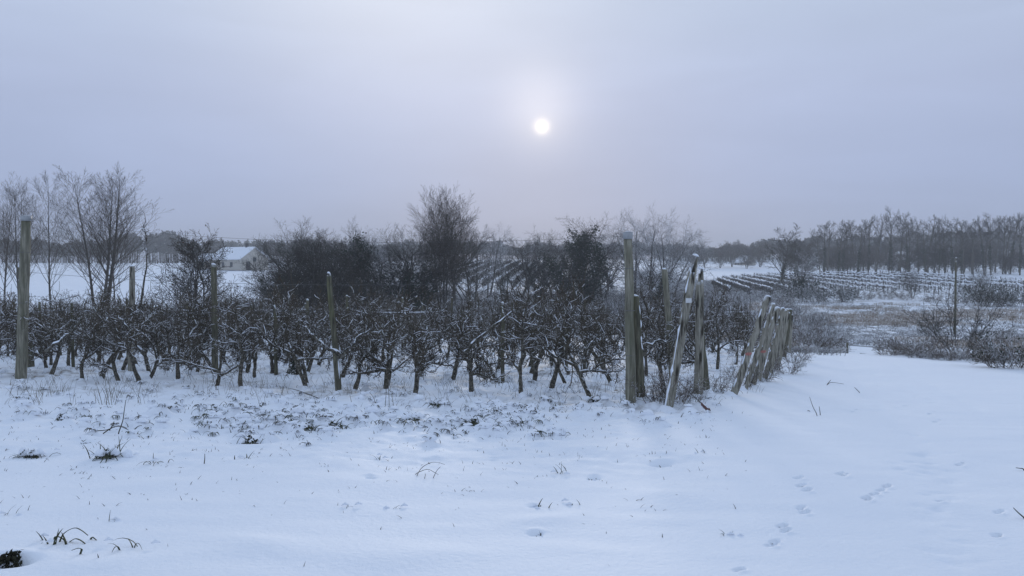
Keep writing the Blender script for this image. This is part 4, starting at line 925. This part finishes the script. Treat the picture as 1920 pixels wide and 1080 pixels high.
# bushy dark thing inside the orchard
cz = thing('yew_bush', 'small dark evergreen bush under the apple trees left of the pointed post', 'shrub', (X(555, 18.5), 18.5, Z(X(555, 18.5), 18.5))); w = MB()
k = 700; hh = rng.uniform(0, 1, k); th = rng.uniform(0, 6.28, k); rr_ = .26*(1-hh*.75)*rng.uniform(.4, 1, k); w.leaves(np.stack([rr_*np.cos(th), rr_*np.sin(th), hh*.62+.02], 1), .05, .5); w.build('foliage', M['ivy'], cz, smooth=False)
w = MB(); w.tube([(0, 0, -.1), (0, 0, .3), (0, 0, .55)], [.03, .025, .01], 6); w.build('stem', M['apple'], cz)

# ------------------------------------------------------------------ foreground plants
def blade(mb, x, y, z, L, az, bend, w):
    d0 = random.uniform(.05, .35); pts = []; px_, py_, pz = x, y, z-.03; a = math.radians(80)-d0*.6; n = 6
    for i in range(n+1):
        pts.append((px_, py_, pz)); px_ += math.cos(az)*math.cos(a)*L/n; py_ += math.sin(az)*math.cos(a)*L/n; pz += math.sin(a)*L/n; a -= bend/n
    mb.tube(pts, [w*.8, w, w, w*.9, w*.7, w*.5, w*.15], 4)
def dome(mb, cx, cy, cz, rx, ry, rz_, jit=.16):
    """a lumpy snow cushion"""
    nu, nv = 9, 5; ph = random.random()*6; V = []
    for j in range(nv+1):
        t = -.25+(math.pi/2+.25)*j/nv; row = []
        for i in range(nu):
            a = i*2*math.pi/nu; k = 1+jit*math.sin(a*2+ph)+jit*.7*math.sin(a*3+ph*2+j); row.append((cx+rx*k*math.cos(t)*math.cos(a), cy+ry*k*math.cos(t)*math.sin(a), cz+rz_*math.sin(t)*(1+.15*math.sin(a+ph))))
        V.append(row)
    for j in range(nv):
        for i in range(nu): mb.q.append(np.array([[V[j][i], V[j][(i+1) % nu], V[j+1][(i+1) % nu], V[j+1][i]]]))
def drape(mb, cx, cy, z, R, n, L, w, front=.75):
    """leaves that hang out from under a snow cushion, mostly on the open side"""
    for _ in range(n):
        az = (random.choice((-2.4, -1.6, -.8))+random.gauss(0, .4)) if random.random() < front else random.random()*6.28
        q = R*random.uniform(.5, 1.0); x0, y0 = cx+math.cos(az)*q, cy+math.sin(az)*q*.7; h = R*random.uniform(.15, .55); l_ = L*random.uniform(.5, 1.2); up = random.uniform(-.1, .6); az += random.gauss(0, .5)
        c, s_ = math.cos(az), math.sin(az)
        mb.tube([(x0-c*l_*.3, y0-s_*l_*.3, z+h*.7), (x0, y0, z+h), (x0+c*l_*.45, y0+s_*l_*.45, z+h+up*l_*.4), (x0+c*l_*.8, y0+s_*l_*.8, z+max(h+up*l_*.1-l_*.15, -.01)), (x0+c*l_, y0+s_*l_, z+max(h-l_*.4, -.02))], [w*.6, w, w, w*.8, w*.2], 4)
def tuft(px, py, n, L, w, label, mt='blade', bend=1.6, spread=.05, group=None, cat='grass tuft', snowcap=True, name='grass_tuft'):
    x, y = G(px, py); z = Z(x, y); root = thing(name, label, cat, (x, y, z), 0, group); mb = MB(); big = n > 14
    for i in range(n//2 if big else n): blade(mb, random.gauss(0, spread), random.gauss(0, spread*.6), .0, L*random.uniform(.45, 1.0), random.random()*6.28, random.uniform(.5, 1.4)*bend, w*random.uniform(.7, 1.1))
    if big:
        core = MB(); c = np.stack([rng.normal(0, spread*.6, 70), rng.normal(-spread*.2, spread*.35, 70), np.abs(rng.normal(0, .035, 70))], 1); core.leaves(c, .024, .8); core.build('dead_leaves', M['soil'], root, smooth=False)
        for q in (-1, 0, 1): drape(mb, q*spread*.8+random.gauss(0, .02), random.gauss(0, .04), 0, spread*random.uniform(.5, 1), n//5, L*.5, w)
    mb.build('blades', M[mt], root, flat=.4)
    if snowcap:
        s = MB()
        if big:
            for q in range(6): dome(s, random.gauss(0, spread*.9), random.uniform(-.5, .8)*spread, random.uniform(.0, .05), spread*random.uniform(.5, .8), spread*random.uniform(.35, .6), spread*random.uniform(.45, .8))
        for _ in range(max(2, n//5)):
            a, b = random.gauss(0, spread*1.3), random.gauss(0, spread); h = random.uniform(.0, L*.2); s.tube([(a-.03, b, h-.01), (a, b, h+.006), (a+.03, b+.01, h-.008)], [.004, .013, .004], 6)
        s.build('snow', M['snow'], root)
T = [(205, 858, 12, .24, .008, 'broad-bladed green grass tuft standing in smooth snow on the left', 1.0), (92, 1022, 5, .18, .010, 'short stiff green leaf stubs next to the arching blades bottom left', .5), (238, 1030, 5, .22, .006, 'small green tuft with one bent blade right of the arching blades', 1.6),
     (885, 796, 14, .26, .008, 'bushy green tuft in the middle of the litter band', 1.5), (960, 800, 10, .24, .008, 'green tuft with dead stalk right of the bushy middle tuft', 1.2), (1045, 818, 8, .18, .009, 'dark tuft half buried at the right end of the litter band', 1.6),
     (472, 832, 9, .16, .009, 'dark leafy clump beside a hollow left of centre', 1.6), (622, 803, 16, .22, .010, 'largest dark leafy clump in the litter band', 1.8), (575, 803, 12, .20, .009, 'leafy clump touching the left of the largest dark clump', 1.7), (408, 776, 12, .22, .008, 'green-brown clump at the upper left of the litter band', 1.6), (435, 776, 10, .2, .007, 'arched snow-laden grasses beside the upper left clump', 1.9),
     (770, 792, 11, .22, .008, 'snow-pressed tuft between the pointed post and the bushy middle tuft', 1.9), (818, 766, 10, .2, .008, 'snow-topped clump near the front apple row', 1.6), (1120, 756, 10, .24, .009, 'dark clump at the foot of the twin-trunk apple tree', 1.6), (1065, 738, 10, .24, .009, 'dark fern-like clump behind the snow-plastered trunk', 1.5),
     (18, 1058, 8, .09, .008, 'dark mossy clump in a hollow at the bottom left corner', 1.5), (158, 830, 6, .10, .009, 'tiny dark clump in a hollow above the broad-bladed tuft', 1.5), (1240, 870, 5, .10, .010, 'dark clod of leaves in a hollow right of centre', 1.7), (1115, 896, 5, .07, .009, 'small dark leaf poking from a hollow left of the lone dark clod', 1.4),
     (455, 860, 4, .14, .008, 'few short blades below the dark leafy clump', 1.2), (1048, 885, 5, .16, .007, 'small upright blades in smooth snow right of centre', .8), (1008, 945, 3, .11, .010, 'short leaf stub in smooth snow below the upright blades', .8), (1066, 940, 3, .09, .007, 'tiny pair of leaf tips right of the short leaf stub', .8), (735, 950, 3, .08, .006, 'tiny curved tips in the smooth snow', 1.2),
     (15, 965, 3, .14, .004, 'wisp of grass at the left edge', 1.2), (60, 852, 7, .22, .005, 'low arching grass at the left edge of the litter band', 2.4), (290, 866, 6, .2, .006, 'flat arching blades right of the broad-bladed tuft', 2.4), (120, 790, 7, .2, .007, 'snow-laden tuft upper left', 1.8), (40, 770, 6, .16, .006, 'small tuft at the upper left edge', 1.6), (205, 975, 4, .12, .004, 'faint wisps above the small bent-blade tuft', 1.2), (1370, 998, 4, .09, .005, 'small twiggy tuft in the lower middle right', 1.2), (1010, 998, 3, .06, .008, 'low leaf tip in a shallow hollow at the bottom middle', 1.2), (640, 950, 4, .10, .003, 'faint wisps left of the lower middle', 1.2), (1320, 852, 4, .09, .005, 'small tuft beyond the lone dark clod', 1.0), (705, 858, 3, .12, .006, 'single bent leaf in snow below the largest dark clump', 1.0)]
for px, py, n, L, w_, lab, bd in T: tuft(px, py, int(n*(2.2 if n > 6 else 1)), L*1.15, w_, lab, bend=bd, spread=.03+L*(.25 if n > 6 else .15), group=None)
# arching blades bottom left, traced
def stalk(name, label, arcs, r, mt, cat, flat=.35):
    """arcs: list of pixel polylines; the first pixel of each stands on the snow"""
    x0, y0 = G(*arcs[0][0]); root = thing(name, label, cat, (x0, y0, Z(x0, y0))); o = root.location; mb = MB()
    for arc in arcs:
        x, y = G(*arc[0]) if arc[0][1] > arc[-1][1]-60 else G(*arc[-1]); P_ = [D(px, py, y-.02*i) for i, (px, py) in enumerate(arc)]
        fine = []
        for i in range(len(P_)-1):
            p0 = P_[max(i-1, 0)]; p1, p2 = P_[i], P_[i+1]; p3 = P_[min(i+2, len(P_)-1)]
            for k in range(4):
                t = k/4; fine.append(.5*((2*p1)+(p2-p0)*t+(2*p0-5*p1+4*p2-p3)*t*t+(3*p1-p0-3*p2+p3)*t**3))
        fine.append(P_[-1]); m = len(fine); fine[0] = fine[0]+Vector((0, 0, -.02)); mb.tube([tuple(p-o) for p in fine], [r*(1-.6*i/m) for i in range(m)], 5)
    mb.build('blades' if cat != 'twig' else 'stems', M[mt], root, flat=flat)
stalk('arching_grass', 'long green blades arching over the snow at the bottom left', [[(111, 1018), (120, 1000), (139, 990), (152, 994), (165, 1004)], [(128, 1018), (142, 1010), (158, 1018), (166, 1032)], [(102, 1014), (104, 1006), (114, 1008), (128, 1018), (150, 1024)], [(150, 1040), (153, 1030), (146, 1028), (134, 1032)], [(170, 1012), (173, 1007), (181, 1013)]], .009, 'blade', 'grass tuft')
stalk('bent_stalks', 'arched bare stalks forming a dome over smooth snow in the lower middle', [[(781, 893), (790, 878), (806, 868), (820, 867), (834, 871)], [(796, 898), (798, 888)], [(812, 897), (818, 884), (826, 875)], [(776, 890), (800, 880), (815, 886), (822, 890)], [(803, 866), (808, 872), (818, 882)]], .0035, 'strawdark', 'twig', 1)
stalk('dead_branch', 'dead forked branch lying on the snow on the left with one upright twig', [[(222, 812), (230, 790), (233, 770), (236, 750)], [(190, 815), (215, 800), (235, 803), (255, 818)], [(175, 808), (200, 806), (222, 798), (238, 803)], [(246, 812), (258, 800), (266, 798)], [(172, 812), (176, 800)], [(205, 806), (212, 796), (214, 790)], [(230, 800), (244, 806), (262, 803)]], .008, 'strawdark', 'twig', 1)
stalk('fallen_twigs', 'thin fallen twigs crossing on the smooth snow right of the split post', [[(1532, 777), (1524, 762), (1518, 744)], [(1514, 768), (1525, 776)], [(1538, 776), (1536, 762)]], .006, 'strawdark', 'twig', 1)
stalk('fallen_twigs', 'two thin twigs lying flat on the snow beyond the leaning posts', [[(1552, 720), (1560, 717), (1582, 720)], [(1550, 722), (1558, 712)]], .008, 'strawdark', 'twig', 1)
stalk('fallen_twigs', 'single short twig on the snow right of the two flat twigs', [[(1612, 736), (1606, 730), (1602, 726)]], .007, 'strawdark', 'twig', 1)
stalk('fallen_twigs', 'dark twig poking from the snow at the right edge', [[(1922, 972), (1910, 962), (1900, 952)], [(1921, 879), (1905, 877)]], .006, 'strawdark', 'twig', 1)
stalk('tall_weeds', 'thin upright dead weeds standing before the left orchard trees', [[(205, 758), (200, 735), (196, 700)], [(210, 760), (206, 730), (200, 690)], [(215, 760), (222, 740), (230, 725)], [(180, 758), (178, 735)], [(192, 760), (184, 730), (178, 715)], [(200, 760), (198, 742), (190, 725)]], .005, 'straw', 'twig', 1)
stalk('tall_weeds', 'thin upright dead weeds standing right of the pointed post', [[(722, 762), (724, 730), (720, 700)], [(730, 762), (728, 720), (724, 692)], [(738, 762), (734, 735)], [(708, 766), (700, 745), (692, 735)], [(662, 768), (656, 740)]], .005, 'straw', 'twig', 1)
stalk('lone_stub', 'single upright stalk stub in the smooth snow left of centre', [[(383, 868), (384, 860), (384, 851)]], .006, 'strawdark', 'twig', 1)
stalk('fallen_stick', 'dark curved stick lying on snow in front of the slim forked trunk', [[(600, 748), (575, 738), (555, 731), (536, 727)]], .009, 'strawdark', 'twig', 1)
# litter: grass ends, twigs and leaf tips poking out of the snow
def litter():
    mb = MB(); mg = MB(); md = MB(); cu = MB()
    for (x, y, s) in BAND:
        z = Z(x, y)
        R2 = s*random.uniform(.45, .8)
        dome(cu, x, y+R2*.3, z+R2*.05, R2, R2*.7, R2*random.uniform(.35, .65)); drape(md if random.random() < .7 else mg, x, y, z, R2, random.choice((0, 1, 2, 3, 4, 7)), random.uniform(.04, .10), random.uniform(.004, .009), .85)
        for _ in range(random.randint(2, 6)):
            bx, by = x+random.gauss(0, s*1.2), y+random.gauss(0, s)-s*.3
            blade(mg if random.random() < .25 else md, bx, by, Z(bx, by), random.uniform(.04, .13), random.random()*6.28, random.uniform(.3, 1.8), random.uniform(.003, .007))
    for _ in range(1000):     # sparse tips
        px = random.uniform(-20, 1400); py = 765+abs(random.gauss(0, 85))
        if py > 1075 or random.random() < sstep(px, 900, 1400)*.6: continue
        x, y = G(px, py)
        k = 1 if random.random() < .7 else 3
        for _ in range(k): blade(md, x+random.gauss(0, .015*k), y, Z(x, y), random.uniform(.03, .085), random.random()*6.28, random.uniform(.2, 2), random.uniform(.002, .005))
    for (px, py) in TRACKS:
        x, y = G(px, py)
        for _ in range(3): bx, by = x+random.gauss(0, .03), y+random.gauss(0, .02); blade(mb, bx, by, Z(bx, by)+.0, .05, random.random()*6.28, 1.5, .003)
    for _ in range(2300):    # orchard floor
        y = random.uniform(12.3, 38); x = random.uniform(X(-60, y), edge_x(y)+.8)
        if y+.33*x < 12.2: continue
        z = Z(x, y)
        if random.random() < .3: R2 = random.uniform(.05, .13); dome(cu, x, y+.03, z, R2, R2*.7, R2*.5); drape(md, x, y, z, R2, random.choice((0, 1, 3)), .08, .005)
        for _ in range(2):
            bx, by = x+random.gauss(0, .06), y+random.gauss(0, .06)
            blade(mb, bx, by, z, random.uniform(.06, .26), random.random()*6.28, random.uniform(.6, 2.6), random.uniform(.002, .005))
    for _ in range(260):     # thin weeds along the orchard front and right edge
        if random.random() < .65: px = random.uniform(0, 1330); x, y = G(px, random.uniform(712, 762))
        else: y = random.uniform(14.5, 33); x = edge_x(y)+random.gauss(.4, .35)
        z = Z(x, y)
        for _ in range(4): blade(mb, x+random.gauss(0, .08), y, z, random.uniform(.15, .5), random.random()*6.28, random.uniform(0, .8), .003)
    tag(md.build('dark_litter', M['strawdark'], flat=.5), 'dark dead leaves and stems poking out from under the snow', 'leaf litter', kind='stuff')
    tag(cu.build('snow_cushions', M['snow']), 'small snow cushions lying on bent grass in front of and under the orchard', 'snow', kind='stuff')
    tag(mb.build('grass_litter', M['straw'], flat=.6), 'dry grass ends and twigs poking through the snow', 'grass', kind='stuff')
    tag(mg.build('green_grass', M['blade'], flat=.4), 'green grass blades bent under the snow before the orchard', 'grass', kind='stuff')
litter()
# dark soil showing in the hollows
DL = DARK[:5]
for i, (px, py, s) in enumerate(DL):
    x, y = G(px, py); z = Z(x, y); me = MB(); n = 26 if i != 2 else 70
    c = np.stack([rng.normal(0, s*(.32 if i != 2 else .15), n*6), rng.normal(0, s*.2, n*6), rng.uniform(-.01, .025 if i != 2 else .13, n*6)], 1); me.leaves(c, .018, 1)
    o = me.build('dead_leaves', M['soil'], loc=(x, y, z), smooth=False)
    tag(o, ['dark leaf litter in the hollow above the broad-bladed tuft', 'dark leaf litter in the hollow by the leafy clump left of centre', 'dark leaf litter in the hollow at the bottom left corner', 'dark leaf litter in the hollow right of centre', 'dark leaf litter in the smallest hollow left of the lone clod'][i], 'leaf litter')

settle_labels(); print('apple trees', sum(o.name.startswith('apple_tree') for o in bpy.data.objects))
# ------------------------------------------------------------------ haze
hm = bpy.data.materials.new('haze'); hm.use_nodes = True; t = hm.node_tree; t.nodes.remove(t.nodes['Principled BSDF'])
pv = t.nodes.new('ShaderNodeVolumePrincipled'); pv.inputs['Color'].default_value = (.86, .92, 1, 1); pv.inputs['Density'].default_value = .0011; pv.inputs['Anisotropy'].default_value = .2
t.links.new(pv.outputs[0], t.nodes['Material Output'].inputs['Volume'])
mb = MB(); mb.box((0, 0, 11), (2400, 2400, 38)); 
o = mb.build('haze', hm, smooth=False); tag(o, 'pale winter haze over fields and woods', 'haze', kind='stuff')
